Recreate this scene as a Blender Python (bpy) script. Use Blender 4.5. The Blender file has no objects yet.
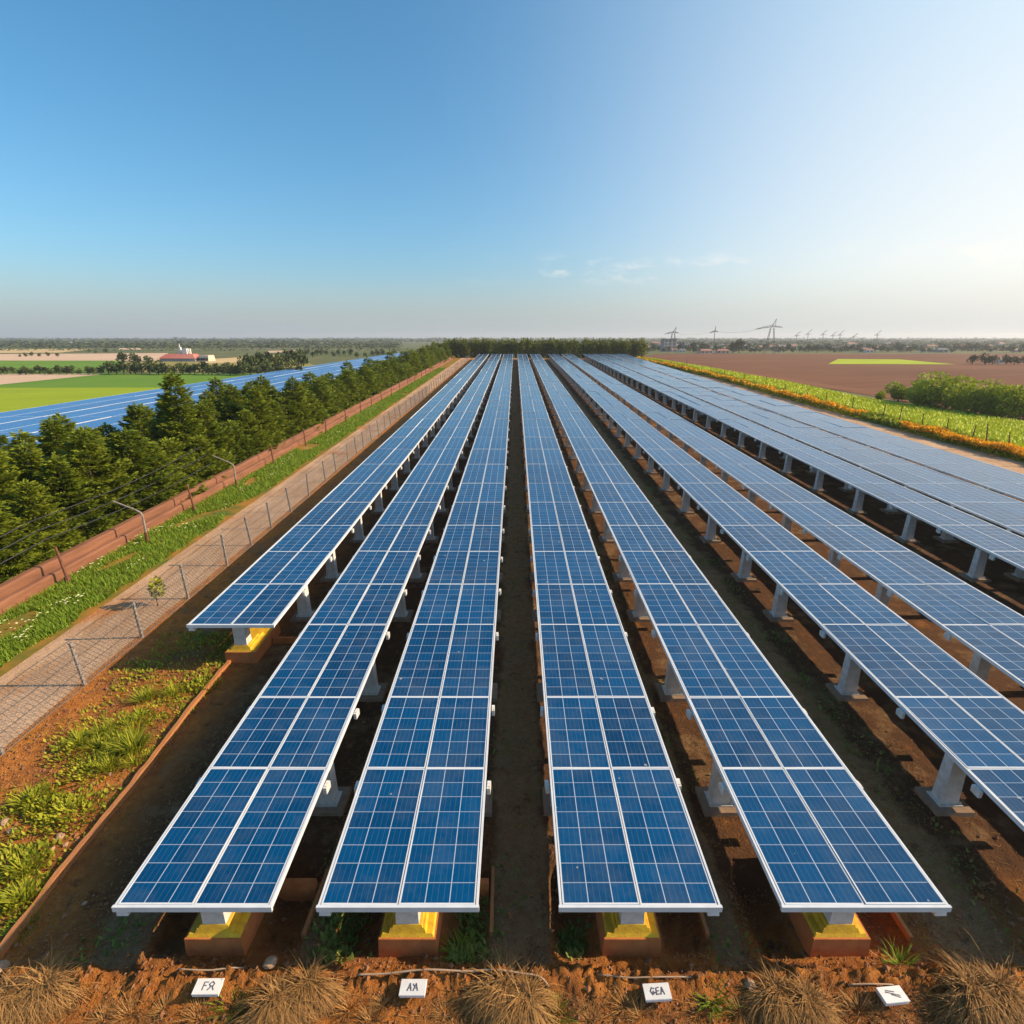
import bpy, math, random
from math import sin, cos, tan, atan, pi, radians, sqrt, exp
from mathutils import Vector, Matrix, noise
random.seed(11)
sc = bpy.context.scene
col = sc.collection
R = random.uniform
# ------------------------------------------------------------------ camera, sky, sun, exposure
F = 570.0; CX = 515.0; CY = 512.0; CAMZ = 10.0
PITCH = atan(174 / F)
SLOPE = atan(191 / F) - PITCH          # the solar field rises gently away from the viewer
S = tan(SLOPE)
cd = bpy.data.cameras.new('camera'); cam = bpy.data.objects.new('camera', cd); col.objects.link(cam)
cam.location = (0, 0, CAMZ); cam.rotation_euler = (pi / 2 - PITCH, 0, 0)
cd.sensor_width = 36; cd.lens = 36 * F / 1024; cd.shift_x = -(CX - 512) / 1024
cd.clip_start = 0.1; cd.clip_end = 30000
sc.camera = cam
SUN_EL = radians(29.5); SUN_AZ = radians(89)      # azimuth from +Y towards +X
world = bpy.data.worlds.new('World'); sc.world = world; world.use_nodes = True
wn = world.node_tree; wn.nodes.clear()
wo = wn.nodes.new('ShaderNodeOutputWorld'); wb = wn.nodes.new('ShaderNodeBackground')
sky = wn.nodes.new('ShaderNodeTexSky'); sky.sky_type = 'NISHITA'; sky.sun_disc = False
sky.sun_elevation = SUN_EL; sky.sun_rotation = SUN_AZ
sky.air_density = 1.0; sky.dust_density = 1.8; sky.ozone_density = 5.0; sky.altitude = 0
wb.inputs['Strength'].default_value = 0.13
hs = wn.nodes.new('ShaderNodeHueSaturation'); hs.inputs['Hue'].default_value = .485; hs.inputs['Saturation'].default_value = 1.17
wn.links.new(sky.outputs[0], hs.inputs['Color'])
# a few faint wisps of cloud low over the horizon
def wmath(op, a, b=0.0):
    nd = wn.nodes.new('ShaderNodeMath'); nd.operation = op
    for i, q in enumerate((a, b)):
        if isinstance(q, bpy.types.NodeSocket): wn.links.new(q, nd.inputs[i])
        else: nd.inputs[i].default_value = q
    return nd.outputs[0]
def wrange(f, a, b):
    nd = wn.nodes.new('ShaderNodeMapRange'); nd.inputs[1].default_value = a; nd.inputs[2].default_value = b
    nd.interpolation_type = 'SMOOTHSTEP'; wn.links.new(f, nd.inputs[0]); return nd.outputs[0]
wtc = wn.nodes.new('ShaderNodeTexCoord'); wmp = wn.nodes.new('ShaderNodeMapping'); wmp.inputs['Scale'].default_value = (14, 14, 42)
wn.links.new(wtc.outputs['Generated'], wmp.inputs[0])
wno = wn.nodes.new('ShaderNodeTexNoise'); wn.links.new(wmp.outputs[0], wno.inputs['Vector'])
wno.inputs['Scale'].default_value = 1.0; wno.inputs['Detail'].default_value = 7; wno.inputs['Roughness'].default_value = .62
wsp = wn.nodes.new('ShaderNodeSeparateXYZ'); wn.links.new(wtc.outputs['Generated'], wsp.inputs[0])
wband = wmath('MULTIPLY', wrange(wsp.outputs[2], .075, .098), wrange(wsp.outputs[2], .135, .105))
wside = wrange(wsp.outputs[0], -.15, .12)
wcl = wmath('MULTIPLY', wmath('MULTIPLY', wrange(wno.outputs[0], .50, .68), wband), wmath('MULTIPLY', wside, .36))
wmx = wn.nodes.new('ShaderNodeMix'); wmx.data_type = 'RGBA'; wn.links.new(wcl, wmx.inputs[0]); wn.links.new(hs.outputs[0], wmx.inputs[6]); wmx.inputs[7].default_value = (6.2, 5.7, 5.3, 1)
# bright thin veil of haze towards the sun side
wdt = wn.nodes.new('ShaderNodeVectorMath'); wdt.operation = 'DOT_PRODUCT'; wn.links.new(wtc.outputs['Generated'], wdt.inputs[0])
wdt.inputs[1].default_value = (sin(radians(62)) * cos(radians(9)), cos(radians(62)) * cos(radians(9)), sin(radians(9)))
wgl = wmath('MULTIPLY', wmath('POWER', wrange(wdt.outputs['Value'], .12, 1.10), 2.5), .92)
wg2 = wn.nodes.new('ShaderNodeMix'); wg2.data_type = 'RGBA'; wn.links.new(wgl, wg2.inputs[0]); wn.links.new(wmx.outputs[2], wg2.inputs[6]); wgc = wn.nodes.new('ShaderNodeMix'); wgc.data_type = 'RGBA'; wn.links.new(wrange(wsp.outputs[2], .05, .62), wgc.inputs[0])
wgc.inputs[6].default_value = (6.0, 5.6, 5.0, 1); wgc.inputs[7].default_value = (4.3, 5.5, 6.0, 1); wn.links.new(wgc.outputs[2], wg2.inputs[7])
wg3 = wn.nodes.new('ShaderNodeMix'); wg3.data_type = 'RGBA'; wn.links.new(wmath('MULTIPLY', wrange(wsp.outputs[2], .11, -.02), .7), wg3.inputs[0])
wn.links.new(wg2.outputs[2], wg3.inputs[6]); wg3.inputs[7].default_value = (3.0, 3.5, 3.8, 1)
wn.links.new(wg3.outputs[2], wb.inputs[0]); wn.links.new(wb.outputs[0], wo.inputs[0])
sd = bpy.data.lights.new('sun', 'SUN'); sd.energy = 5.0; sd.angle = radians(0.5); sd.color = (1.0, 0.80, 0.56)
sun = bpy.data.objects.new('sun', sd); col.objects.link(sun)
sdir = Vector((sin(SUN_AZ) * cos(SUN_EL), cos(SUN_AZ) * cos(SUN_EL), sin(SUN_EL)))
sun.rotation_euler = sdir.to_track_quat('Z', 'Y').to_euler()
sun.location = (60, 0, 60)
sc.view_settings.view_transform = 'Standard'; sc.view_settings.look = 'None'
sc.view_settings.gamma = 1; sc.view_settings.exposure = 0.5
HAZE = 0.00025

# ------------------------------------------------------------------ terrain
def lerp_tab(x, xs, ys):
    if x <= xs[0]: return ys[0]
    for i in range(len(xs) - 1):
        if x <= xs[i + 1]:
            return ys[i] + (ys[i + 1] - ys[i]) * (x - xs[i]) / (xs[i + 1] - xs[i])
    return ys[-1]
TX = [-36, -25, 37, 70]; TY = [0, 172, 185, 260]
def ter(x, y):
    return lerp_tab(x, TX, [0, 1, 1, 0]) * lerp_tab(y, TY, [0, 172 * S, 172 * S, 0])
def P(u, v, dz=0.0):
    """world point on the terrain that the given line of sight meets"""
    a = (u - CX) / F; b = -(v - CY) / F
    d = (a, cos(PITCH) + b * sin(PITCH), -sin(PITCH) + b * cos(PITCH))
    t = 1.0; tp = 0.0
    while t < 30000:
        if CAMZ + d[2] * t - ter(d[0] * t, d[1] * t) - dz < 0: break
        tp = t; t = t * 1.02 + .05
    for _ in range(45):
        m = (tp + t) / 2
        if CAMZ + d[2] * m - ter(d[0] * m, d[1] * m) - dz < 0: t = m
        else: tp = m
    return Vector((d[0] * t, d[1] * t, CAMZ + d[2] * t))

# ------------------------------------------------------------------ materials
class NT:
    def __init__(s, name):
        s.m = bpy.data.materials.new(name); s.m.use_nodes = True
        s.t = s.m.node_tree; s.t.nodes.clear()
        s.o = s.n('ShaderNodeOutputMaterial'); s.b = s.n('ShaderNodeBsdfPrincipled')
        s.l(s.b.outputs[0], s.o.inputs[0])
    def n(s, k, **kw):
        nd = s.t.nodes.new(k)
        for a, v in kw.items(): setattr(nd, a, v)
        return nd
    def l(s, a, b): s.t.links.new(a, b)
    def put(s, i, v):
        if hasattr(v, 'is_linked') or isinstance(v, bpy.types.NodeSocket): s.l(v, i)
        else:
            if hasattr(i.default_value, '__len__') and hasattr(v, '__len__') and len(v) == 3 and len(i.default_value) == 4: v = (*v, 1)
            i.default_value = v
    def math(s, op, a, b=0.0, c=None):
        nd = s.n('ShaderNodeMath', operation=op); s.put(nd.inputs[0], a); s.put(nd.inputs[1], b)
        if c is not None: s.put(nd.inputs[2], c)
        return nd.outputs[0]
    def mix(s, f, a, b):
        nd = s.n('ShaderNodeMix', data_type='RGBA'); s.put(nd.inputs[0], f); s.put(nd.inputs[6], a); s.put(nd.inputs[7], b)
        return nd.outputs[2]
    def coord(s, k='Object'): return s.n('ShaderNodeTexCoord').outputs[k]
    def geo(s): return s.n('ShaderNodeNewGeometry').outputs['Position']
    def noise(s, vec, scale, detail=4, rough=.6, stretch=None):
        if stretch:
            mp = s.n('ShaderNodeMapping'); s.l(vec, mp.inputs[0]); mp.inputs['Scale'].default_value = stretch; vec = mp.outputs[0]
        nd = s.n('ShaderNodeTexNoise'); s.l(vec, nd.inputs['Vector'])
        nd.inputs['Scale'].default_value = scale; nd.inputs['Detail'].default_value = detail; nd.inputs['Roughness'].default_value = rough
        return nd.outputs[0]
    def ramp(s, f, a, b):
        nd = s.n('ShaderNodeMapRange'); nd.inputs[1].default_value = a; nd.inputs[2].default_value = b; s.l(f, nd.inputs[0])
        return nd.outputs[0]
    def bump(s, h, strength=.5, dist=.05):
        nd = s.n('ShaderNodeBump'); nd.inputs['Strength'].default_value = strength; nd.inputs['Distance'].default_value = dist
        s.l(h, nd.inputs['Height']); s.l(nd.outputs[0], s.b.inputs['Normal'])
    def attr(s, name): return s.n('ShaderNodeAttribute', attribute_name=name).outputs['Fac']
    def fin(s, base, rough=.7, metal=0.0, spec=None):
        s.put(s.b.inputs['Base Color'], base); s.put(s.b.inputs['Roughness'], rough); s.put(s.b.inputs['Metallic'], metal)
        if spec is not None: s.b.inputs['Specular IOR Level'].default_value = spec
        return s.m

def m_plain(name, c1, c2=None, scale=3.0, rough=.7, metal=0.0, bump=0.0, space='Object', stretch=None, bdist=.03, spec=None, bscale=6):
    t = NT(name); v = t.coord(space) if space != 'W' else t.geo()
    if c2 is None: base = c1
    else:
        f = t.ramp(t.noise(v, scale, 6, .65, stretch), .32, .68); base = t.mix(f, c1, c2)
    if bump: t.bump(t.noise(v, scale * bscale, 6, .7, stretch), bump, bdist)
    return t.fin(base, rough, metal, spec)

def m_leaf(name, dark, light, rough=.6, trans=.15):
    t = NT(name); f = t.attr('tint')
    rnd = t.n('ShaderNodeObjectInfo').outputs['Random']
    f2 = t.math('ADD', t.math('MULTIPLY', f, .8), t.math('MULTIPLY', rnd, .25))
    m = t.fin(t.mix(f2, dark, light), rough, 0, .2)
    if trans:
        tr = t.n('ShaderNodeBsdfTranslucent'); t.l(t.mix(f2, dark, light), tr.inputs[0])
        mx = t.n('ShaderNodeMixShader'); mx.inputs[0].default_value = trans
        t.l(t.b.outputs[0], mx.inputs[1]); t.l(tr.outputs[0], mx.inputs[2]); t.l(mx.outputs[0], t.o.inputs[0])
    return m

def m_panel(name, deep, bright, gridk=.60, rbase=.15):
    """cells with white conductor lines; UV is counted in cells"""
    t = NT(name); uv = t.coord('UV')
    sp = t.n('ShaderNodeSeparateXYZ'); t.l(uv, sp.inputs[0])
    def line(c, w):
        f = t.math('FRACT', c); d = t.math('ABSOLUTE', t.math('SUBTRACT', f, .5))
        return t.math('GREATER_THAN', d, .5 - w)
    lu = line(sp.outputs[0], .019); lv = line(sp.outputs[1], .021)
    grid = t.math('MAXIMUM', lu, t.math('MULTIPLY', lv, .7))
    bus = line(t.math('MULTIPLY', sp.outputs[0], 4), .05)
    fl = t.n('ShaderNodeVectorMath', operation='FLOOR'); t.l(uv, fl.inputs[0])
    rnd = t.n('ShaderNodeObjectInfo').outputs['Random']
    ad = t.n('ShaderNodeVectorMath', operation='ADD'); t.l(fl.outputs[0], ad.inputs[0])
    cb = t.n('ShaderNodeCombineXYZ'); t.l(t.math('MULTIPLY', rnd, 91), cb.inputs[2]); t.l(cb.outputs[0], ad.inputs[1])
    wn_ = t.n('ShaderNodeTexWhiteNoise'); t.l(ad.outputs[0], wn_.inputs['Vector'])
    streak = t.noise(uv, 3.0, 5, .7, (9, .8, 1))
    v = t.math('ADD', t.math('MULTIPLY', wn_.outputs[0], .38), t.math('MULTIPLY', t.ramp(streak, .3, .75), .5))
    v = t.math('ADD', v, t.math('MULTIPLY', rnd, .42))
    c = t.mix(v, deep, bright)
    c = t.mix(t.math('MULTIPLY', bus, .12), c, (.25, .36, .52))
    dust = t.ramp(t.noise(t.geo(), .9, 7, .72), .46, .76)
    drop = t.math('GREATER_THAN', t.noise(t.geo(), 4.3, 2, .4), .775)
    c = t.mix(t.math('MAXIMUM', t.math('MULTIPLY', dust, .09), t.math('MULTIPLY', drop, .6)), c, (.44, .41, .36))
    c = t.mix(t.math('MULTIPLY', grid, gridk), c, (.62, .68, .74))
    r = t.math('ADD', t.math('MULTIPLY', dust, .12), rbase)
    return t.fin(c, r, 0, .38)

def m_soil(name, damp=1.0):
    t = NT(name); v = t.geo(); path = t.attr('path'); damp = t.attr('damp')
    n1 = t.noise(v, .9, 7, .65); n2 = t.noise(v, 5.5, 6, .7); n3 = t.noise(v, 22, 4, .7)
    red = t.mix(t.ramp(n2, .3, .7), (.40, .125, .020), (.62, .245, .055))
    red = t.mix(t.ramp(n1, .45, .75), red, (.22, .075, .03))
    red = t.mix(t.math('MULTIPLY', damp, t.ramp(n1, .1, .42)), red, (.105, .052, .026))  # shade under the rows painted into the soil colour as dark brown
    brown = t.mix(t.ramp(n2, .3, .72), (.27, .145, .062), (.42, .26, .125))
    brown = t.mix(t.ramp(n3, .58, .68), brown, (.10, .065, .035))
    pm = t.ramp(t.math('ADD', path, t.math('MULTIPLY', t.math('SUBTRACT', n1, .5), 1.3)), .35, .62)
    c = t.mix(pm, red, brown)
    gm = t.ramp(t.noise(v, 1.6, 6, .7), .60, .72)
    c = t.mix(t.math('MULTIPLY', gm, .3), c, (.12, .125, .03))
    c = t.mix(t.math('MULTIPLY', t.ramp(t.noise(v, 2.4, 7, .75), .56, .64), .7), c, (.075, .042, .024))
    t.bump(t.math('ADD', n2, t.math('MULTIPLY', n3, .6)), 1.0, .09)
    return t.fin(c, .95, 0, .15)

def m_ground():
    t = NT('ground_cover'); v = t.geo()
    n = t.noise(v, .012, 5, .6); n2 = t.noise(v, .12, 5, .6)
    c = t.mix(t.ramp(n, .4, .6), (.085, .115, .03), (.19, .165, .07))
    c = t.mix(t.ramp(n2, .45, .75), c, (.06, .08, .025))
    return t.fin(c, .95, 0, .1)
def m_field(name, c1, c2, row=0.6, ang=0.0, amp=.5, big=.03):
    """farmed field: drill rows plus broad uneven growth"""
    t = NT(name); v = t.geo()
    mp = t.n('ShaderNodeMapping'); t.l(v, mp.inputs[0]); mp.inputs['Rotation'].default_value = (0, 0, ang)
    st = t.noise(mp.outputs[0], row, 4, .6, (1, .02, 1)); b = t.noise(v, big, 6, .6); f = t.noise(v, 2.5, 4, .7)
    x = t.math('ADD', t.math('MULTIPLY', st, amp), t.math('MULTIPLY', b, 1 - amp))
    c = t.mix(t.ramp(x, .36, .64), c1, c2)
    c = t.mix(t.math('MULTIPLY', t.ramp(f, .5, .8), .25), c, tuple(q * .5 for q in c1))
    t.bump(f, .6, .12)
    return t.fin(c, .95, 0, .1)

M = {}
M['panel'] = m_panel('blue_solar_cells', (.0004, .023, .072), (.0010, .070, .185))
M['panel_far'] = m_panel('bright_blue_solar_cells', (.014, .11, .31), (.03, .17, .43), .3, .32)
M['alu'] = m_plain('white_aluminium', (.70, .71, .72), (.58, .59, .60), 2, .42, .0, 0)
M['white'] = m_plain('white_painted_steel', (.72, .71, .68), (.52, .48, .42), 5, .5, 0, .2)
M['back'] = m_plain('panel_backsheet', (.10, .10, .11))
M['terra'] = m_plain('terracotta_block', (.44, .125, .028), (.58, .19, .05), 5, .85, 0, .6)
M['yellow'] = m_plain('yellow_paint', (.80, .50, .015), (.52, .27, .02), 5, .6, 0, .35)
M['pad'] = m_plain('stained_concrete', (.36, .25, .17), (.24, .15, .09), 5, .9, 0, .6)
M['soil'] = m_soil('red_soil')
M['ground'] = m_ground()
def m_sand():
    t = NT('sandy_track'); v = t.geo(); n1 = t.noise(v, .8, 7, .7, (1, .35, 1)); n2 = t.noise(v, 6, 6, .75); n3 = t.noise(v, 1.6, 4, .6, (1, .06, 1))
    c = t.mix(t.ramp(n1, .32, .66), (.40, .22, .11), (.64, .41, .25))
    c = t.mix(t.math('MULTIPLY', t.ramp(n3, .52, .66), .6), c, (.36, .23, .14))
    c = t.mix(t.math('MULTIPLY', t.ramp(n2, .56, .7), .55), c, (.27, .16, .09))
    c = t.mix(t.math('MULTIPLY', t.ramp(t.noise(v, .35, 6, .7), .56, .66), .7), c, (.44, .15, .035))
    t.bump(t.math('ADD', n1, n2), .9, .06)
    return t.fin(c, .95, 0, .1)
M['sand'] = m_sand()
M['verge'] = m_plain('verge_soil', (.08, .13, .02), (.42, .17, .035), .7, .95, 0, .5, 'W', None, .04, .1)
M['wall'] = m_plain('weathered_terracotta_render', (.15, .058, .026), (.26, .105, .050), 1.6, .85, 0, .5, 'W', (1, .25, 2), .03)
M['rust'] = m_plain('rusty_iron', (.22, .08, .035), (.12, .05, .03), 9, .8, .2, .4)
M['galv'] = m_plain('grey_galvanised_post', (.32, .28, .24), (.20, .165, .14), 7, .6, .1, .3)
M['wire'] = m_plain('fence_wire', (.16, .13, .115), None, rough=.6)
M['cable'] = m_plain('black_cable', (.02, .02, .022), None, rough=.6)
M['bark'] = m_plain('bark', (.12, .075, .045), (.06, .04, .025), 8, .95, 0, .6)
M['conifer'] = m_leaf('conifer_foliage', (.055, .100, .008), (.30, .335, .024), .6, .3)
M['belt'] = m_leaf('tree_belt_foliage', (.075, .11, .018), (.27, .27, .045), .6, .3)
M['bush'] = m_leaf('bush_foliage', (.12, .17, .010), (.46, .49, .030), .6, .3)
M['fartree'] = m_leaf('distant_foliage', (.035, .055, .014), (.095, .115, .026), .8, 0)
M['grass'] = m_leaf('verge_grass', (.10, .18, .010), (.27, .38, .03), .6, .25)
M['weed'] = m_leaf('weed_leaves', (.15, .19, .010), (.50, .47, .035), .6, .3)
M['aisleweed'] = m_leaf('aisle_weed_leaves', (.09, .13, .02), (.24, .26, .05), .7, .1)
M['straw'] = m_leaf('dry_straw', (.19, .085, .025), (.50, .28, .095), .7, .1)
M['petal'] = m_leaf('orange_petals', (.82, .30, .008), (.90, .52, .02), .6, .3)
M['daisy'] = m_plain('pale_petals', (.75, .70, .35), None)
M['crop'] = m_field('bright_green_crop', (.30, .38, .010), (.44, .47, .022), .5, -.25, .35, .05)
M['crop_dark'] = m_field('green_crop', (.10, .21, .018), (.17, .27, .03), .6, 1.2, .35, .03)
M['crop_yellow'] = m_field('yellow_green_crop', (.23, .31, .012), (.35, .40, .02), .4, 1.2, .3, .03)
M['plough'] = m_field('ploughed_soil', (.135, .052, .024), (.22, .094, .045), .35, 1.15, .6, .02)
M['stubble'] = m_field('pale_stubble', (.55, .36, .24), (.66, .47, .31), .3, 1.3, .4, .02)
M['tan'] = m_field('tan_stubble', (.52, .36, .17), (.62, .45, .22), .3, 1.3, .4, .02)
M['olive'] = m_field('rough_pasture', (.24, .22, .05), (.34, .26, .09), .3, 1.3, .3, .02)
M['redroof'] = m_plain('red_sheet_roof', (.50, .12, .08), (.58, .22, .16), .15, .6)
M['greywall'] = m_plain('grey_wall', (.22, .21, .22), (.32, .30, .30), .3, .8)
M['whitewall'] = m_plain('white_render', (.74, .70, .64), (.62, .58, .52), .3, .8)
M['pinkwall'] = m_plain('pink_render', (.60, .38, .28), (.66, .46, .36), .3, .8)
M['tileroof'] = m_plain('clay_tile_roof', (.36, .16, .10), (.26, .12, .08), .5, .8)
M['slate'] = m_plain('dark_roof', (.13, .13, .14), (.20, .19, .19), .5, .8)
M['glass'] = m_plain('dark_window', (.03, .04, .05), None, rough=.2)
M['lattice'] = m_plain('lattice_steel', (.20, .19, .19), (.14, .13, .13), .5, .6)
M['sign'] = m_plain('white_sign_paint', (.80, .79, .77), (.70, .68, .65), 6, .5, 0, .1)
M['ink'] = m_plain('black_ink', (.05, .05, .07), (.16, .16, .18), 30, rough=.6)
M['hose'] = m_plain('pale_hose', (.48, .34, .22), (.36, .22, .13), 4, .6)
M['plank'] = m_plain('orange_plank', (.50, .20, .06), (.38, .14, .045), 6, .8, 0, .5, 'Object', (4, .6, 4))
M['stone'] = m_plain('pale_stone', (.46, .30, .18), (.34, .18, .09), 5, .9, 0, .6)

# ------------------------------------------------------------------ mesh helpers
class MB:
    def __init__(s): s.v = []; s.f = []; s.mi = []; s.uv = []; s.tint = []
    def face(s, pts, mi=0, uv=None, tint=0.0):
        k = len(s.v); s.v.extend(pts); s.f.append(tuple(range(k, k + len(pts)))); s.mi.append(mi)
        s.uv.append(uv or [(0, 0)] * len(pts)); s.tint.append(tint)
    def hexa(s, p, mi=0):
        for q in ((3, 2, 1, 0), (4, 5, 6, 7), (0, 1, 5, 4), (1, 2, 6, 5), (2, 3, 7, 6), (3, 0, 4, 7)):
            s.face([p[i] for i in q], mi)
    def box(s, x0, x1, y0, y1, z0, z1, mi=0, tx=0.0, ty=0.0):
        """box whose top is narrower by tx, ty on every side"""
        s.hexa([(x0, y0, z0), (x1, y0, z0), (x1, y1, z0), (x0, y1, z0),
                (x0 + tx, y0 + ty, z1), (x1 - tx, y0 + ty, z1), (x1 - tx, y1 - ty, z1), (x0 + tx, y1 - ty, z1)], mi)
    def tube(s, pts, r, n=6, mi=0, tint=0.0, cap=True):
        pts = [Vector(p) for p in pts]; rr = r if isinstance(r, (list, tuple)) else [r] * len(pts)
        rings = []
        for i, p in enumerate(pts):
            d = (pts[min(i + 1, len(pts) - 1)] - pts[max(i - 1, 0)])
            d = d.normalized() if d.length > 1e-9 else Vector((0, 0, 1))
            a = d.cross(Vector((0, 0, 1)) if abs(d.z) < .9 else Vector((1, 0, 0))).normalized(); b = d.cross(a)
            k = len(s.v)
            for j in range(n):
                t = 2 * pi * j / n; q = p + a * (cos(t) * rr[i]) + b * (sin(t) * rr[i]); s.v.append((q.x, q.y, q.z))
            rings.append(k)
        for i in range(len(rings) - 1):
            for j in range(n):
                a0 = rings[i] + j; a1 = rings[i] + (j + 1) % n; b0 = rings[i + 1] + j; b1 = rings[i + 1] + (j + 1) % n
                s.f.append((a0, b0, b1, a1)); s.mi.append(mi); s.uv.append([(0, 0)] * 4); s.tint.append(tint)
        if cap:
            for k in (rings[0], rings[-1]):
                s.f.append(tuple(range(k, k + n))); s.mi.append(mi); s.uv.append([(0, 0)] * n); s.tint.append(tint)
    def leaf(s, p, d, side, L, W, tint):
        """pointed leaf-shaped spray from p along d"""
        p = Vector(p); a = p + d * (L * .45) + side * W; b = p + d * L; c = p + d * (L * .45) - side * W
        s.face([p[:], a[:], b[:], c[:]], 0, None, tint)
    def blade(s, p, d, w, L, droop, tint, segs=2):
        """grass blade with a bend"""
        p = Vector(p); side = Vector((-d.y, d.x, 0))
        side = (side.normalized() if side.length > .01 else Vector((1, 0, 0))) * w
        prev = p; pd = d.normalized()
        for i in range(segs):
            nx = prev + pd * (L / segs); k = 1 - i / segs; k2 = 1 - (i + 1) / segs
            if i == segs - 1: s.face([(prev - side * k)[:], (prev + side * k)[:], nx[:]], 0, None, tint)
            else: s.face([(prev - side * k)[:], (prev + side * k)[:], (nx + side * k2)[:], (nx - side * k2)[:]], 0, None, tint)
            prev = nx; pd = (pd + Vector((d.x * .4, d.y * .4, -droop))).normalized()
    def mesh(s, name, mats, smooth=False, uv=False, tint=False):
        me = bpy.data.meshes.new(name); me.from_pydata(s.v, [], s.f)
        for m in (mats if isinstance(mats, (list, tuple)) else [mats]): me.materials.append(m)
        if max(s.mi, default=0) > 0: me.polygons.foreach_set('material_index', s.mi)
        if uv:
            l = me.uv_layers.new(name='UVMap'); l.data.foreach_set('uv', [c for f in s.uv for q in f for c in q])
        if tint:
            a = me.attributes.new('tint', 'FLOAT', 'FACE'); a.data.foreach_set('value', s.tint)
        if smooth: me.polygons.foreach_set('use_smooth', [True] * len(me.polygons))
        me.update(); return me

def tag(o, label=None, cat=None, group=None, kind=None):
    if label: o['label'] = label
    if cat: o['category'] = cat
    if group: o['group'] = group
    if kind: o['kind'] = kind
    return o
def link(name, me, parent=None, loc=(0, 0, 0), rot=(0, 0, 0), scale=(1, 1, 1)):
    o = bpy.data.objects.new(name, me); col.objects.link(o)
    o.location = loc; o.rotation_euler = rot; o.scale = scale
    if parent: o.parent = parent
    return o
def thing(name, label, cat, loc=(0, 0, 0), rot=(0, 0, 0), group=None, scale=(1, 1, 1)):
    return tag(link(name, None, None, loc, rot, scale), label, cat, group)
def copy_tree(o, parent=None):
    c = o.copy(); col.objects.link(c); c.parent = parent
    for ch in list(o.children): copy_tree(ch, c)
    return c
def structure(name, me): return tag(link(name, me), kind='structure')

def grid_mesh(name, xs, ys, hf, mat, attrf=None):
    nx, ny = len(xs), len(ys)
    v = [(x, y, hf(x, y)) for y in ys for x in xs]
    f = [(j * nx + i, j * nx + i + 1, (j + 1) * nx + i + 1, (j + 1) * nx + i) for j in range(ny - 1) for i in range(nx - 1)]
    me = bpy.data.meshes.new(name); me.from_pydata(v, [], f); me.materials.append(mat)
    me.polygons.foreach_set('use_smooth', [True] * len(me.polygons))
    if attrf:
        a = me.attributes.new('damp', 'FLOAT', 'POINT'); a.data.foreach_set('value', [row_shadef(q[0], q[1]) for q in v])
        a = me.attributes.new('path', 'FLOAT', 'POINT'); a.data.foreach_set('value', [attrf(q[0], q[1]) for q in v])
    me.update(); return me
def drape(name, quad, mat, off, nx=10, ny=10):
    """sheet over the terrain between four ground corners (near-left, near-right, far-right, far-left)"""
    a, b, c, d = [Vector((q[0], q[1])) for q in quad]
    v = []; f = []
    for j in range(ny + 1):
        for i in range(nx + 1):
            s, t = i / nx, j / ny
            p = (a * (1 - s) + b * s) * (1 - t) + (d * (1 - s) + c * s) * t
            v.append((p.x, p.y, ter(p.x, p.y) + off))
    for j in range(ny):
        for i in range(nx):
            k = j * (nx + 1) + i; f.append((k, k + 1, k + nx + 2, k + nx + 1))
    me = bpy.data.meshes.new(name); me.from_pydata(v, [], f); me.materials.append(mat); me.update()
    return structure(name, me)
def frange(a, b, st):
    n = max(1, int(round((b - a) / st))); return [a + (b - a) * i / n for i in range(n + 1)]

# ------------------------------------------------------------------ ground
NX0, NX1, NY0, NY1 = -12.6, 14.0, 4.4, 16.0        # finely modelled soil near the viewer
def base_h(x, y):
    z = ter(x, y) - .04
    if NX0 + .1 < x < NX1 - .1 and NY0 + .1 < y < NY1 - .1: z -= .9
    return z
gx = sorted(set([-6000, -4000, -2500, -1200, -600, -300, -150, -90, -60] + frange(-45, -36, 3) + frange(-36, -25, 1) + frange(-25, NX0, 2.5)
        + [NX0 + .6, NX1 - .6] + frange(NX0, NX1, 3) + frange(NX1, 37, 3) + frange(37, 70, 1.5) + [90, 150, 300, 600, 1200, 2500, 4000, 6000]))
gy = sorted(set([-600, -200, -60, -20, 0, NY0, NY0 + .6, NY1 - .6] + frange(NY0, NY1, 2.9) + frange(NY1, 172, 6) + frange(172, 185, 4.4)
        + frange(185, 260, 5) + [300, 400, 600, 1000, 2000, 4000, 6000]))
structure('ground', grid_mesh('ground', gx, gy, base_h, M['ground']))

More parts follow.
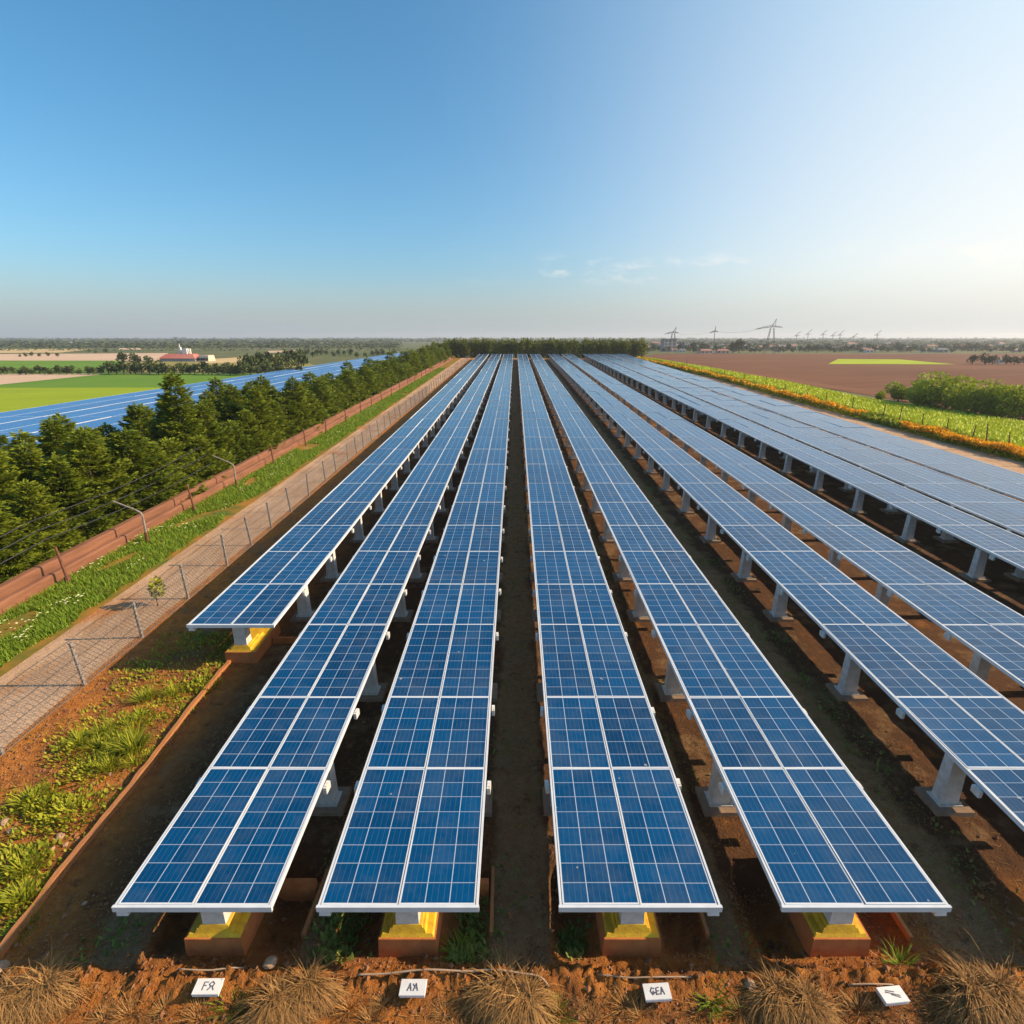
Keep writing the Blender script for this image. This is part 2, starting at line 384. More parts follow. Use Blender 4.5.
FOOT = [(-4.95, 6.84), (-1.77, 6.88), (1.93, 6.84), (5.36, 6.80)]     # front footings: x centre, y front
def bump01(x, a, b, s):
    return 1 / (1 + exp(-max(-30, min(30, (x - a) / s)))) * 1 / (1 + exp(max(-30, min(30, (x - b) / s))))
def near_h(x, y):
    nz = noise.noise(Vector((x * 1.7, y * 1.7, 0)))
    n2 = noise.noise(Vector((x * 6, y * 6, 3)))
    n3 = noise.noise(Vector((x * 13, y * 13, 7)))
    h = .03 * nz + .018 * n2 + .008 * n3
    yc = 6.50 + .07 * noise.noise(Vector((x * .6, 2, 5)))
    r = exp(-((y - yc) / .22) ** 2)
    clod = abs(noise.noise(Vector((x * 4.5, y * 5, 11)))) + .7 * abs(noise.noise(Vector((x * 9, y * 9, 4)))) + .4 * abs(n3)
    h += r * (.13 + .07 * nz + .17 * clod + .05 * abs(n2) + .05 * n3)
    if y < 6.45: h += .05 * abs(n2) + .03 * n3
    for fx, fy in FOOT:
        d = bump01(x, fx - 1.20, fx - .56, .05) * bump01(y, fy + .15, fy + 1.5, .06) + .8 * bump01(x, fx + .58, fx + 1.25, .05) * bump01(y, fy + .2, fy + 1.4, .06)
        h -= .30 * d * (1 + .4 * n2)
    e = min(1, (x - NX0) / .5, (NX1 - x) / .5, (NY1 - y) / .5)
    return ter(x, y) + .02 + h * max(0, e)
GAPS = [(-6.65, .45), (-10.4, .5), (.06, .62), (7.75, .75), (3.6, .3), (16.9, .9), (-3.4, .2), (12.1, .2)]
def row_shadef(x, y):  # mask of the painted shade: soil beneath and between the solar rows
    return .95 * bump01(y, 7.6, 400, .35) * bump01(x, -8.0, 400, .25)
def pathf(x, y):
    if x < -8.3 and y < 17: return .02 + .25 * bump01(y, 14, 20, .5)
    if y < 6.6: return .05
    return max(.34 if y > 9 else .2, max(exp(-((x - c) / w) ** 2) for c, w in GAPS))
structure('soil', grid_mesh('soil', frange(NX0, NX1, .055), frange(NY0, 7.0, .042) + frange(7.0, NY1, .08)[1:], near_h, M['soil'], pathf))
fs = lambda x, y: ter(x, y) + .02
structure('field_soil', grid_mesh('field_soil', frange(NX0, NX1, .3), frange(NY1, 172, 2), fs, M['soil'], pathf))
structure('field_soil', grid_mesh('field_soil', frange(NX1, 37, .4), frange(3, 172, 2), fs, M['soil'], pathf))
drape('sandy_path', [(-15.7, 3), (NX0, 3), (NX0, 172), (-15.7, 172)], M['sand'], .012, 4, 60)
drape('verge', [(-18.6, 3), (-15.2, 3), (-15.2, 172), (-17.0, 172)], M['verge'], .026, 6, 60)
drape('dirt_track', [P(1200, 560)[:2], P(1200, 486)[:2], P(640, 362.5)[:2], P(612, 357)[:2]], M['sand'], .03, 12, 60)
# right-hand fields
def loft(name, left, right, mat, off, nx=16, sub=10):
    v = []; f = []; rows = []
    for k in range(len(left) - 1):
        for t in range(sub + (k == len(left) - 2)):
            rows.append((left[k].lerp(left[k + 1], t / sub), right[k].lerp(right[k + 1], t / sub)))
    for a, b in rows:
        for i in range(nx + 1): p = a.lerp(b, i / nx); v.append((p.x, p.y, ter(p.x, p.y) + off))
    for j in range(len(rows) - 1):
        for i in range(nx): k = j * (nx + 1) + i; f.append((k, k + 1, k + nx + 2, k + nx + 1))
    me = bpy.data.meshes.new(name); me.from_pydata(v, [], f); me.materials.append(mat); me.update(); structure(name, me)
edge_px = [(1180, 506), (1090, 482), (1024, 463), (942, 442), (862, 420), (775, 396), (706, 376), (636, 360.8)]
ep = [P(*q) for q in edge_px]
er = [P(*q) for q in [(1260, 462), (1140, 441), (1060, 427), (980, 416), (870, 400), (785, 382), (708, 368.3), (638, 359.2)]]
loft('green_field', ep, er, M['crop'], .05)
drape('ploughed_field', [(62, 40), (420, 150), (560, 386), (46, 300)], M['plough'], .02, 120, 60)
drape('ploughed_field', [(46, 300), (560, 386), (420, 392), (98, 392)], M['plough'], .022, 40, 20)
drape('green_strip', [P(828, 364.3)[:2], P(956, 364.6)[:2], P(900, 359.6)[:2], P(838, 359.2)[:2]], M['crop'], .10, 6, 4)
drape('yellow_field', [P(926, 350.5)[:2], P(951, 350.5)[:2], P(950, 347)[:2], P(928, 347)[:2]], M['crop_yellow'], .12, 2, 2)
drape('pale_road', [P(985, 348.2)[:2], P(1100, 353)[:2], P(1100, 350.3)[:2], P(985, 347.4)[:2]], M['stubble'], .14, 2, 2)
# left-hand fields
def pf(name, px, mat, off): drape(name, [P(*q)[:2] for q in px], M[mat], off, 8, 8)
pf('yellow_field', [(-260, 440), (250, 398), (250, 387.5), (-260, 388.5)], 'crop_yellow', .05)
pf('green_field', [(-260, 388.5), (330, 387.4), (330, 373.5), (-260, 373.5)], 'crop_dark', .055)
pf('stubble_field', [(-260, 392), (0, 385), (106, 374.2), (-260, 374)], 'stubble', .09)
pf('green_field', [(-260, 373), (128, 372.5), (122, 360.6), (-260, 361)], 'crop_dark', .06)
pf('pasture', [(126, 372.5), (330, 371), (300, 360), (122, 362)], 'olive', .065)
pf('stubble_field', [(-60, 360.6), (168, 360.8), (168, 353.2), (-60, 354.5)], 'stubble', .07)
pf('tan_field', [(-260, 355), (60, 352.8), (96, 349), (-260, 349.8)], 'tan', .12)
pf('tan_field', [(205, 364), (300, 360.5), (300, 354), (205, 359.5)], 'tan', .12)
pf('stubble_field', [(118, 349.8), (142, 349.8), (142, 348.2), (120, 348.2)], 'stubble', .14)
pf('stubble_field', [(268, 353.0), (296, 352.3), (296, 350.5), (268, 351.0)], 'stubble', .14)

# ------------------------------------------------------------------ solar rows
YL = [6.64, 9.46, 11.74, 15.16, 17.89, 20.8, 23.78, 27.14, 30.62, 35.04, 39.45]
while YL[-1] < 158: YL.append(YL[-1] + 4.33)
PZ = 1.5
pan_cache = {}
def panel_mesh(w, L, nu, mat='panel', th=.05, fw=.020):
    key = (round(w, 3), round(L, 3), nu, mat)
    if key not in pan_cache:
        b = MB(); nv = max(1, round(L / .37)); x, y = w / 2, L / 2
        b.face([(-x + fw, -y + fw, 0), (x - fw, -y + fw, 0), (x - fw, y - fw, 0), (-x + fw, y - fw, 0)], 0, [(0, 0), (nu, 0), (nu, nv), (0, nv)])
        b.face([(-x + fw, y - fw, -th), (x - fw, y - fw, -th), (x - fw, -y + fw, -th), (-x + fw, -y + fw, -th)], 2)
        z0, z1 = -th, .007
        fe = fw * 1.5
        b.box(-x, x, -y, -y + fe, z0, z1, 1); b.box(-x, x, y - fe, y, z0, z1, 1)
        b.box(-x, -x + fw, -y + fe, y - fe, z0, z1, 1); b.box(x - fw, x, -y + fe, y - fe, z0, z1, 1)
        pan_cache[key] = b.mesh('solar_panel', [M[mat], M['alu'], M['back']], uv=True)
    return pan_cache[key]
def bx(*a, mat='white', name='part'):
    b = MB(); b.box(*a); return b.mesh(name, M[mat])
# a post: slightly tapered box, bolted foot, on its own pad
pb = MB(); pb.box(-.19, .19, -.15, .15, .14, 1.30, 0, .03, .02); pb.box(-.25, .25, -.21, .21, .12, .15)
for sx in (-1, 1): pb.box(sx * .215 - .025, sx * .215 + .025, -.17, -.12, .15, .19)
post_me = pb.mesh('support_post', M['white'])
padb = MB(); padb.box(-.42, .42, -.38, .38, -.12, .12, 0, .02, .02); pad_me = padb.mesh('base_pad', M['pad'])
cb = MB(); cb.box(-.035, .035, -.10, .10, -.21, -.06); cb.box(-.03, .03, -.06, .06, -.06, -.045); clamp_me = cb.mesh('clamp_box', M['white'])
beam_cache = {}
def solar_row(x0, x1, i0, label, foot=None, group=None, nu=3):
    xc = (x0 + x1) / 2; w = x1 - x0; y0 = YL[i0]
    root = thing('solar_panel_row', label, 'solar panels', (xc, y0, S * y0), (SLOPE, 0, 0), group or 'long rows of blue solar panels')
    cw = (w - .10) / 2
    for i in range(i0, len(YL) - 1):
        ya, yb = YL[i] - y0, YL[i + 1] - y0; L = yb - ya - .006
        me = panel_mesh(cw, L, nu)
        for s in (-1, 1):
            j = .008 if i < 12 else .03
            link('solar_panel', me, root, (s * (cw / 2 + .008), (ya + yb) / 2, PZ + R(-j, j)), (R(-.004, .004), R(-.006, .006), 0))
    LL = YL[-1] - y0
    fb = MB(); fb.box(-w / 2 - .02, w / 2 + .02, -.045, .0, PZ - .085, PZ + .012)
    link('front_rail', fb.mesh('front_rail', M['alu']), root)
    for s in (-1, 1):
        sb = MB(); a, b = sorted((s * (w / 2 - .03), s * (w / 2 + .004))); sb.box(a, b, .002, LL, PZ - .085, PZ + .009)
        link('side_rail', sb.mesh('side_rail', M['alu']), root)
    kb = MB(); kb.box(-.12, .12, .3, LL, PZ - .24, PZ - .08); link('spine_beam', kb.mesh('spine_beam', M['white']), root)
    # pairs of posts joined by a beam under the panels
    ys = [q for q in [10.05, 13.9, 18.3, 21.5] if q > y0 + 1.5]
    while len(ys) < 2 or ys[-1] < 155: ys.append((ys[-1] if ys else y0) + 4.25)
    bm_ = beam_cache.get(round(w, 2))
    if not bm_:
        b = MB(); b.box(-w / 2 + .2, w / 2 - .2, -.09, .09, PZ - .42, PZ - .245); bm_ = beam_cache[round(w, 2)] = b.mesh('cross_beam', M['white'])
    for yy in ys:
        for s in (-1, 1):
            p = link('support_post', post_me, root, (s * (w / 2 - .33), yy - y0, 0)); link('base_pad', pad_me, p)
        link('cross_beam', bm_, root, (0, yy - y0, 0))
    for i in range(i0 + 1, len(YL) - 1):
        for s in (-1, 1):
            link('clamp_box', clamp_me, root, (s * (w / 2 + .06), YL[i] - y0 - .35 + R(-.1, .1), PZ - .02), (0, 0, R(-.1, .1)))
    if foot is not None:
        # wide painted footing with a single post at the front end
        fx = foot - xc
        f = MB(); f.box(fx - .50, fx + .50, .22, 2.1, -.25, .40, 0, .035, .03); fo = link('footing', f.mesh('footing', M['terra']), root)
        y = MB(); y.box(fx - .44, fx + .44, .28, 1.95, .40, .45, 0, .03, .03); y.box(fx - .31, fx + .31, .31, 1.3, .45, .53, 0, .03, .03)
        y.box(fx - .25, fx + .25, .34, 1.1, .53, .58, 0, .02, .02)
        link('plinth', y.mesh('plinth', M['yellow']), fo)
        sl = MB(); sl.box(fx + .50, fx + 1.3, 1.35, 1.50, -.3, .22, 0, .02, .02); link('retaining_slab', sl.mesh('retaining_slab', M['terra']), fo)
        p = MB(); p.box(fx - .19, fx + .19, .37, .70, .58, PZ - .20, 0, .015, .01); p.box(fx - .30, fx + .30, .2, 1.0, PZ - .20, PZ - .075)
        link('front_post', p.mesh('front_post', M['white']), root)
        c = MB(); c.box(-.09, .09, -.07, .07, -.07, .03, 0, .01, .01)
        s = -1 if foot < 0 else 1
        if i0: s = -1
        link('junction_box', c.mesh('junction_box', M['alu']), root, (s * (w / 2 - .09), .05, PZ - .13))
    return root
solar_row(-9.66, -7.12, 3, 'short leftmost blue solar row starting farther back beside the wire fence', -8.40)
solar_row(-6.14, -3.74, 0, 'blue solar row on yellow footing, first full length row right of the weed bed', -4.95)
solar_row(-3.02, -.57, 0, 'blue solar row along the left side of the central dirt aisle', -1.77)
solar_row(.69, 3.15, 0, 'blue solar row along the right side of the central dirt aisle', 1.93)
solar_row(4.10, 6.65, 0, 'blue solar row on yellow footing left of the broad brown aisle', 5.36)
solar_row(9.02, 11.65, 0, 'blue solar row just right of the broad brown aisle, white posts under its left edge')
solar_row(12.57, 15.42, 0, 'blue solar row left of the second bare aisle, leaving the frame at right')
solar_row(18.45, 21.0, 0, 'pale blue solar row right of the second bare aisle with posts along its left edge')
solar_row(21.46, 25.1, 0, 'wide pale blue solar row, middle of the three rows nearest the green field', nu=4)
solar_row(25.6, 29.7, 0, 'outermost right blue solar row beside the dirt track and orange flowers', nu=4)

# second array beyond the conifers
ordw = ['first', 'second', 'third', 'fourth', 'fifth', 'sixth', 'seventh', 'eighth', 'ninth']
fp = MB(); fp.box(-.12, .12, -.12, .12, -.1, 1.42); far_post = fp.mesh('support_post', M['white'])
for k in range(6):
    xa = -38.7 - 3.95 * k
    root = thing('solar_panel_row', 'bright blue solar row beyond the conifers, %s row from the conifers' % ordw[k], 'solar panels', (xa, 30, 0), (0, 0, .028), 'blue solar rows beyond the conifers')
    n = 30; L = 11.6
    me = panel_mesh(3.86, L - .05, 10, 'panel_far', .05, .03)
    for i in range(n): link('solar_panel', me, root, (0, i * L + L / 2, PZ + R(-.02, .02)))
    for i in range(n): link('support_post', far_post, root, (0, i * L + 1, 0))

# ------------------------------------------------------------------ left boundary: fence, wall, poles
fence = thing('wire_fence', 'grey chain link fence on leaning posts between sandy path and solar rows', 'fence', (-12.45, 12, S * 12))
def fx_(y): return .25 * sin(y * .11) * .4
fpm = MB(); fpm.box(-.042, .042, -.04, .04, -.2, 1.36, 0, .006, .006); fpm.box(-.05, .05, -.048, .048, 1.36, 1.39); fpost = fpm.mesh('fence_post', M['galv'])
y = -3.2; k = 0
while y < 148:
    link('fence_post', fpost, fence, (fx_(y), y, S * y), (R(-.09, .09), R(-.13, .02), R(-.3, .3))); y += R(2.1, 3.3); k += 1
wm = MB()
def strand(pts, r):
    wm.tube(pts, r, 4, cap=False)
for zz in (.06, .42, .78, 1.1, 1.34):
    b = MB(); pts = []; yy = -3.2
    while yy < 148: pts.append((fx_(yy) + .05, yy, S * yy + zz + .02 * sin(yy * 2.46))); yy += .85
    b.tube(pts, .010, 4, cap=False); link('wire_strand', b.mesh('wire_strand', M['wire']), fence)
step = .16; yy = -3.2
while yy < 70:
    for sgn in (1, -1):
        ya = yy if sgn > 0 else yy + 1.28
        strand([(fx_(ya) + .05, ya, S * ya + .06), (fx_(ya) + .05 + .015, ya + sgn * .64, S * ya + .70), (fx_(ya) + .05, ya + sgn * 1.28, S * (ya + 1.28) + 1.34)], .0045)
    yy += step
link('wire_mesh', wm.mesh('wire_mesh', M['wire']), fence)

wall = thing('low_wall', 'long low terracotta wall in two stepped courses below the conifers', 'wall', (-18.75, 10, S * 10), (0, 0, -.0105))
def course(name, xa, xb, z0, z1, seed):
    b = MB(); prof = [(xb, z0), (xb, z1 - .07), (xb - .05, z1 - .015), (xb - .13, z1), (xa + .1, z1), (xa, z1 - .07), (xa, z0)]
    n = 130; L = 158.0; rows = []
    for i in range(n + 1):
        yy = (i / n) ** 1.6 * L; dz = .035 * noise.noise(Vector((yy * .6, seed, 1))); dx = .04 * noise.noise(Vector((yy * .5, seed, 9)))
        k = len(b.v); rows.append(k)
        for (px, pz) in prof: b.v.append((px + dx, yy, pz + dz * (pz > z0) + S * yy))
    m = len(prof)
    for i in range(n):
        for j in range(m - 1):
            b.f.append((rows[i] + j, rows[i + 1] + j, rows[i + 1] + j + 1, rows[i] + j + 1)); b.mi.append(0); b.uv.append([(0, 0)] * 4); b.tint.append(0)
    b.f.append(tuple(rows[0] + j for j in range(m))); b.mi.append(0); b.uv.append([(0, 0)] * m); b.tint.append(0)
    b.f.append(tuple(rows[n] + j for j in reversed(range(m)))); b.mi.append(0); b.uv.append([(0, 0)] * m); b.tint.append(0)
    link(name, b.mesh(name, M['wall']), wall)
course('lower_course', -.16, .16, -.3, .40, 1.0); course('upper_course', -.66, -.26, -.4, .70, 5.0)

def wx(y): return -18.75 + (y - 10) * .0105
pole_desc = ['rusty leaning iron pole before the low wall, nearest one without an arm', 'pale pole with long bent arm over the low wall, nearer of two',
             'rusty straight pole standing between the two bent poles by the wall', 'pole with bent arm over the low wall, farther of two']
pole_xy = [P(69, 583), P(148, 543), P(195, 511), P(237, 488)]
for i, q in enumerate(pole_xy):
    if i in (1, 3):
        t = thing('bent_pole', pole_desc[i], 'pole', q)
        b = MB(); b.tube([(0, 0, -.2), (0, 0, .55)], .075, 8); link('sleeve', b.mesh('sleeve', M['rust']), t)
        b = MB(); b.tube([(0, 0, .5), (0, 0, 1.35), (-.06, -.02, 1.52), (-.25, -.05, 1.66), (-1.15, -.12, 2.10)], [.05, .045, .045, .042, .035], 8)
        link('arm', b.mesh('arm', M['galv']), t)
    else:
        t = thing('iron_pole', pole_desc[i], 'pole', q, (0, radians(-7), 0))
        b = MB(); b.tube([(0, 0, -.2), (0, 0, 1.55)], [.06, .045], 8); link('pole_shaft', b.mesh('pole_shaft', M['rust']), t)
        b = MB(); b.tube([(0, 0, -.1), (0, 0, .28)], .10, 8); link('foot_collar', b.mesh('foot_collar', M['rust']), t)
pm = MB(); pm.tube([(0, 0, -.2), (0, 0, 1.45)], [.06, .045], 6); far_pole = pm.mesh('iron_pole', M['rust'])
yy = 41.0
while yy < 120:
    tag(link('iron_pole', far_pole, None, (wx(yy) + .75, yy, ter(-17, yy)), (R(-.05, .05), R(-.1, .05), 0)), 'short rusty iron pole far along the low wall, past the bent poles', 'pole', 'rusty poles far along the low wall'); yy += R(5, 7)
for i, (h0, lab) in enumerate(((1.45, 'lowest of three black cables hanging along the conifers'), (1.8, 'middle of three black cables hanging along the conifers'), (2.15, 'highest of three black cables hanging along the conifers'))):
    b = MB(); pts = []
    for s_ in range(25):
        yq = 9 + s_ * 1.1; pts.append((wx(yq) - .75 - .25 * i, yq, ter(-19, yq) + h0 - .25 * sin(((yq - 9) % 13.2) / 13.2 * pi) + i * .012 * (yq - 20)))
    b.tube(pts, .022, 5); tag(link('cable', b.mesh('cable', M['cable'])), lab, 'cable')

# kerb board along the weed bed
b = MB(); n = 60
for i in range(n):
    ya = 6.5 + i * (17.4 - 6.5) / n; yb = 6.5 + (i + 1) * (17.4 - 6.5) / n
    xa = -8.52 - (ya - 6.5) * .03 + .03 * sin(ya * 1.3) + .04 * noise.noise(Vector((ya * 1.5, 4, 0))); xb = -8.52 - (yb - 6.5) * .03 + .03 * sin(yb * 1.3) + .04 * noise.noise(Vector((yb * 1.5, 4, 0))); za = S * ya; zb = S * yb
    h1 = .16 + .05 * noise.noise(Vector((ya * 2, 0, 0))); h2 = .16 + .05 * noise.noise(Vector((yb * 2, 0, 0)))
    for q in ([(xa - .05, ya, za + h1), (xa + .05, ya, za + h1), (xb + .05, yb, zb + h2), (xb - .05, yb, zb + h2)],
              [(xa + .05, ya, za - .2), (xb + .05, yb, zb - .2), (xb + .05, yb, zb + h2), (xa + .05, ya, za + h1)],
              [(xb - .05, yb, zb - .2), (xa - .05, ya, za - .2), (xa - .05, ya, za + h1), (xb - .05, yb, zb + h2)]): b.face(q)
b.face([(-8.57, 6.5, 0), (-8.47, 6.5, 0), (-8.47, 6.5, .33), (-8.57, 6.5, .33)])
tag(link('kerb', b.mesh('kerb', M['plank'])), 'long narrow orange kerb between weed bed and shaded soil', 'kerb')

# ------------------------------------------------------------------ trees
def rv():
    while True:
        v = Vector((R(-1, 1), R(-1, 1), R(-1, 1)))
        if .05 < v.length < 1: return v.normalized()
def trunk_mesh(h, r, limbs=0, spread=1.0):
    b = MB(); b.tube([(0, 0, -.3), (0, 0, h * .3), (R(-.05, .05), R(-.05, .05), h * .65), (R(-.06, .06), R(-.06, .06), h)], [r * 1.15, r * .85, r * .55, r * .12], 7)
    for i in range(limbs):
        a = R(0, 2 * pi); z = h * R(.25, .75); q = spread * R(.5, .9)
        b.tube([(0, 0, z), (cos(a) * q * .5, sin(a) * q * .5, z + q * .22), (cos(a) * q, sin(a) * q, z + q * .45)], [r * .4, r * .25, r * .08], 5)
    return b.mesh('trunk', M['bark'], smooth=True)
def conifer_crown(h, rad, dens, mat, lsize=.34):
    """whorls of boughs that droop and turn up at the tip, covered in flat pointed sprays"""
    b = MB(); z = .12
    while z < h * .97:
        k = 1 - z / h; rr = rad * (k ** .68) * R(.82, 1.1) + .10; nb = max(4, int(7 * (k + .25)))
        a0 = R(0, 6.3)
        for i in range(nb):
            a = a0 + 2 * pi * i / nb + R(-.3, .3); L = rr * R(.70, 1.2); tb = R(-.25, .25)
            dr = Vector((cos(a), sin(a), 0)); sd_ = Vector((-sin(a), cos(a), 0)); ns = max(3, int(L * 7 * dens))
            droop = R(.05, .30); lift = R(.15, .45)
            for j in range(ns):
                t = .2 + .8 * (j + R(0, 1)) / ns
                p = dr * (L * t) + Vector((0, 0, z - droop * L * t + lift * L * t ** 3))
                wdt = .45 * L * (1 - t) * t * 2 + .06
                for _ in range(4):
                    off = R(-1, 1); q = p + sd_ * (off * wdt) + Vector((0, 0, R(-.07, .07)))
                    d = (dr * R(.5, 1) + sd_ * off * .9 + Vector((0, 0, R(-.15, .45)))).normalized()
                    n_ = (Vector((0, 0, 1)) + rv() * .7).normalized(); s_ = d.cross(n_).normalized()
                    l = lsize * R(.7, 1.25); b.leaf(q, d, s_, l, l * R(.15, .25), min(1, max(0, .42 + tb + R(-.25, .25) + .15 * t)))
        z += .26 * R(.8, 1.2) / max(.6, dens ** .5)
    for j in range(int(16 * dens)):
        d = (Vector((0, 0, 1)) + rv() * .6).normalized(); b.leaf((R(-.04, .04), R(-.04, .04), h * R(.88, 1.0)), d, d.cross(rv()).normalized(), lsize * .9, lsize * .14, R(.4, .9))
    return b.mesh('crown', mat, tint=True)
def round_crown(h, rx, ry, n, lsize, mat, lobes=7, z0=.0):
    """uneven crown: leaves scattered through overlapping lobes"""
    b = MB(); lb = []
    for i in range(lobes):
        a = R(0, 6.3); q = R(.1, .65); r = R(.35, .6)
        lb.append((Vector((cos(a) * q * rx, sin(a) * q * ry, z0 + (h - z0) * R(.3, .75))), r, R(-.3, .3)))
    for i in range(n):
        c, r, tb = random.choice(lb); v = rv(); k = R(.3, 1) ** .35 * (1 + .18 * noise.noise(v * 2.5 + c))
        p = c + Vector((v.x * rx * r * k, v.y * ry * r * k, v.z * (h - z0) * r * .75 * k))
        if p.z < 0: p.z = R(0, .3)
        d = (v + rv() * .9).normalized(); s_ = d.cross(rv()).normalized(); l = lsize * R(.6, 1.3)
        b.leaf(p - d * l * .5, d, s_, l, l * R(.22, .38), min(1, max(0, .45 + tb + R(-.3, .3))))
    return b.mesh('crown', mat, tint=True)
def plant_tree(name, label, cat, group, pos, trunk, crown, sc_, rz=None, sz=None):
    t = thing(name, label, cat, pos, (0, 0, R(0, 6.28) if rz is None else rz), group, (sc_, sc_, sz or sc_))
    link('trunk', trunk, t); link('crown', crown, t); return t

near_con = [(trunk_mesh(h * .95, .13), conifer_crown(h, r, 2.5, M['conifer'], .30)) for h, r in ((6.0, 2.7), (5.0, 3.1), (6.6, 2.2), (4.2, 3.2), (5.6, 2.4))]
mid_con = [(trunk_mesh(h * .95, .13), conifer_crown(h, r, 1.1, M['conifer'], .50)) for h, r in ((5.4, 2.4), (4.7, 2.8), (5.8, 2.1), (4.2, 2.8))]
con_labels = ['dark olive conifer at the far left edge, nearest tree of the windbreak', 'low spreading conifer at the left edge beside the low wall', 'pointed olive conifer behind the nearest rusty pole',
              'broad shaggy conifer overhanging the low wall near the nearer bent pole', 'tall pointed conifer with a thin leader against the blue array',
              'dense rounded conifer right of the tallest pointed tree', 'layered conifer above the farther bent pole']
y = 13.0; i = 0
slots = []
while y < 173:
    slots.append((-21.7 + y * .014, y)); slots.append((-24.6 + y * .014, y + 1.6)); 
    if y < 62: slots.append((-27.4 + y * .014, y + .8))
    y += 2.2 if y < 60 else 2.6
for i, (tx, ty) in enumerate(slots):
    tx += R(-.5, .5); ty += R(-.5, .5)
    if ty < 55:
        tr, cr = random.choice(near_con); sc_ = R(.76, 1.04)
        sc_ *= .80 if ty < 30 else .86
        lab = 'olive green conifer in the near half of the windbreak beside the low wall'; g = 'conifers in the near windbreak'
    else:
        tr, cr = random.choice(mid_con); sc_ = R(.60, .84); lab = 'small olive conifer far along the windbreak towards the end of the solar rows'; g = 'conifers in the far windbreak'
    plant_tree('conifer_tree', lab, 'tree', g, (tx, ty, ter(tx, ty) - .05), tr, cr, sc_)
# single tall one with a leader that stands out against the blue array
q = -22.3, 38.0
plant_tree('conifer_tree', con_labels[4], 'tree', None, (q[0], q[1], ter(*q)), near_con[2][0], near_con[2][1], .92, 0.4, 1.04)
q = -22.8, 24.2
plant_tree('conifer_tree', 'pointed conifer at the left edge rising above its neighbours', 'tree', None, (q[0], q[1], ter(*q)), near_con[2][0], near_con[2][1], .72, 1.4, .80)

belt = [(trunk_mesh(4.2, .12), round_crown(4.9, 1.7, 1.7, 900, .42, M['belt'], 7)) for _ in range(3)]
x = -19.5
while x < 37.5:
    for yo in (169.5, 172.5):
        tr, cr = random.choice(belt); px = x + R(-.4, .4)
        plant_tree('belt_tree', 'dark green tree in the flat topped belt closing the solar rows', 'tree', 'trees of the belt behind the solar rows', (px, yo + R(-.5, .5), ter(px, 171)), tr, cr, R(.93, .99))
    x += 1.25

bushes = [(trunk_mesh(2.2, .12, 4, 1.5), round_crown(3.6, 3.3, 3.0, 4200, .34, M['bush'], 8)) for _ in range(2)]
bpos = [(898, 401, .72, 'smallest of the large green bushes, left end of the clump by the ploughed field'), (918, 405, .95, 'rounded green bush second from the left in the clump by the ploughed field'),
        (945, 409, 1.22, 'tallest domed green bush in the middle of the clump by the ploughed field'), (975, 414, .95, 'low green bush right of the tallest bush in the clump'),
        (1000, 417, 1.1, 'wide green bush near the right edge of the frame'), (1030, 420, 1.05, 'green bush cut by the right edge of the frame')]
for u, v, s_, lab in bpos:
    q = P(u, v); tr, cr = random.choice(bushes); plant_tree('bush', lab, 'bush', 'bushes beside the ploughed field', q, tr, cr, s_ * 1.1, None, s_ * .98)
q = P(879, 400); plant_tree('bush', 'little dark bush standing alone left of the bush clump', 'bush', None, q, *bushes[0], .36)

dist = [(trunk_mesh(3, .2, 2, 1.2), round_crown(5.2, 2.9, 2.9, 420, .85, M['fartree'], 6, .8)) for _ in range(4)]
def dtree(u, v, hpx, lab, group, w=1.0):
    q = P(u, v); zc = q.y * cos(PITCH) + (CAMZ - q.z) * sin(PITCH); s_ = hpx / F * zc / 5.2
    tr, cr = random.choice(dist); t = plant_tree('field_tree', lab, 'tree', group, q, tr, cr, s_ * w, None, s_); return t
u = -40
while u < 300:
    big = u > 100
    dtree(u, 374.5 + R(-.4, .6) + (0 if u < 200 else .5), R(5.5, 9) if not big else R(8, 13), 'dark round tree in the hedge line across the left green field', 'hedge trees across the left fields', 1.15); u += R(5, 9)
for u, v, h, lab in ((124, 365, 12, 'large round tree left of the red roofed works, left of the pair'), (135, 365, 12, 'large round tree left of the red roofed works, right of the pair'), (149, 365, 9, 'smaller round tree just left of the red roofed works')):
    dtree(u, v, h, lab, 'big round trees near the red works')
u = 244
while u < 302:
    dtree(u, 374 - (u - 244) * .10, R(15, 19), 'tall dark tree in the clump behind the end of the far blue array', 'tall trees behind the far array', .8); u += R(4, 6)
u = 300
while u < 400:
    dtree(u, 357 + R(-2, 1), R(4, 7), 'small tree among fields beyond the windbreak', 'small trees beyond the windbreak'); u += R(4, 8)
for u in (20, 26, 32, 40, 48, 58, 90, 96, 106):
    dtree(u, 357 - (u > 60) * 4 + R(-.5, .5), R(2.5, 5), 'tiny tree on the edge of the pale stubble field', 'tiny trees by the stubble field')
for u, h, w in ((972, 9, 1.3), (985, 10, 1.3), (992, 9, 1.2), (1006, 9, 1.2), (1014, 8, 1.3), (1027, 9, 1.3)):
    dtree(u, 364.5, h, 'low dark tree beside the small house on the far ploughed field', 'dark trees by the field house', w)
u = 590
while u < 1040:
    dtree(u, R(350.5, 353), R(3.5, 8), 'dark tree at the edge of the distant town behind the ploughed field', 'trees at the edge of the distant town', 1.1); u += R(3, 7)
for u, v, h in ((739, 353, 13), (733, 353, 10), (701, 352, 9), (693, 352, 9), (845, 352, 7)):
    dtree(u, v, h, 'taller dark tree standing out of the distant town trees', 'tall trees in the distant town')
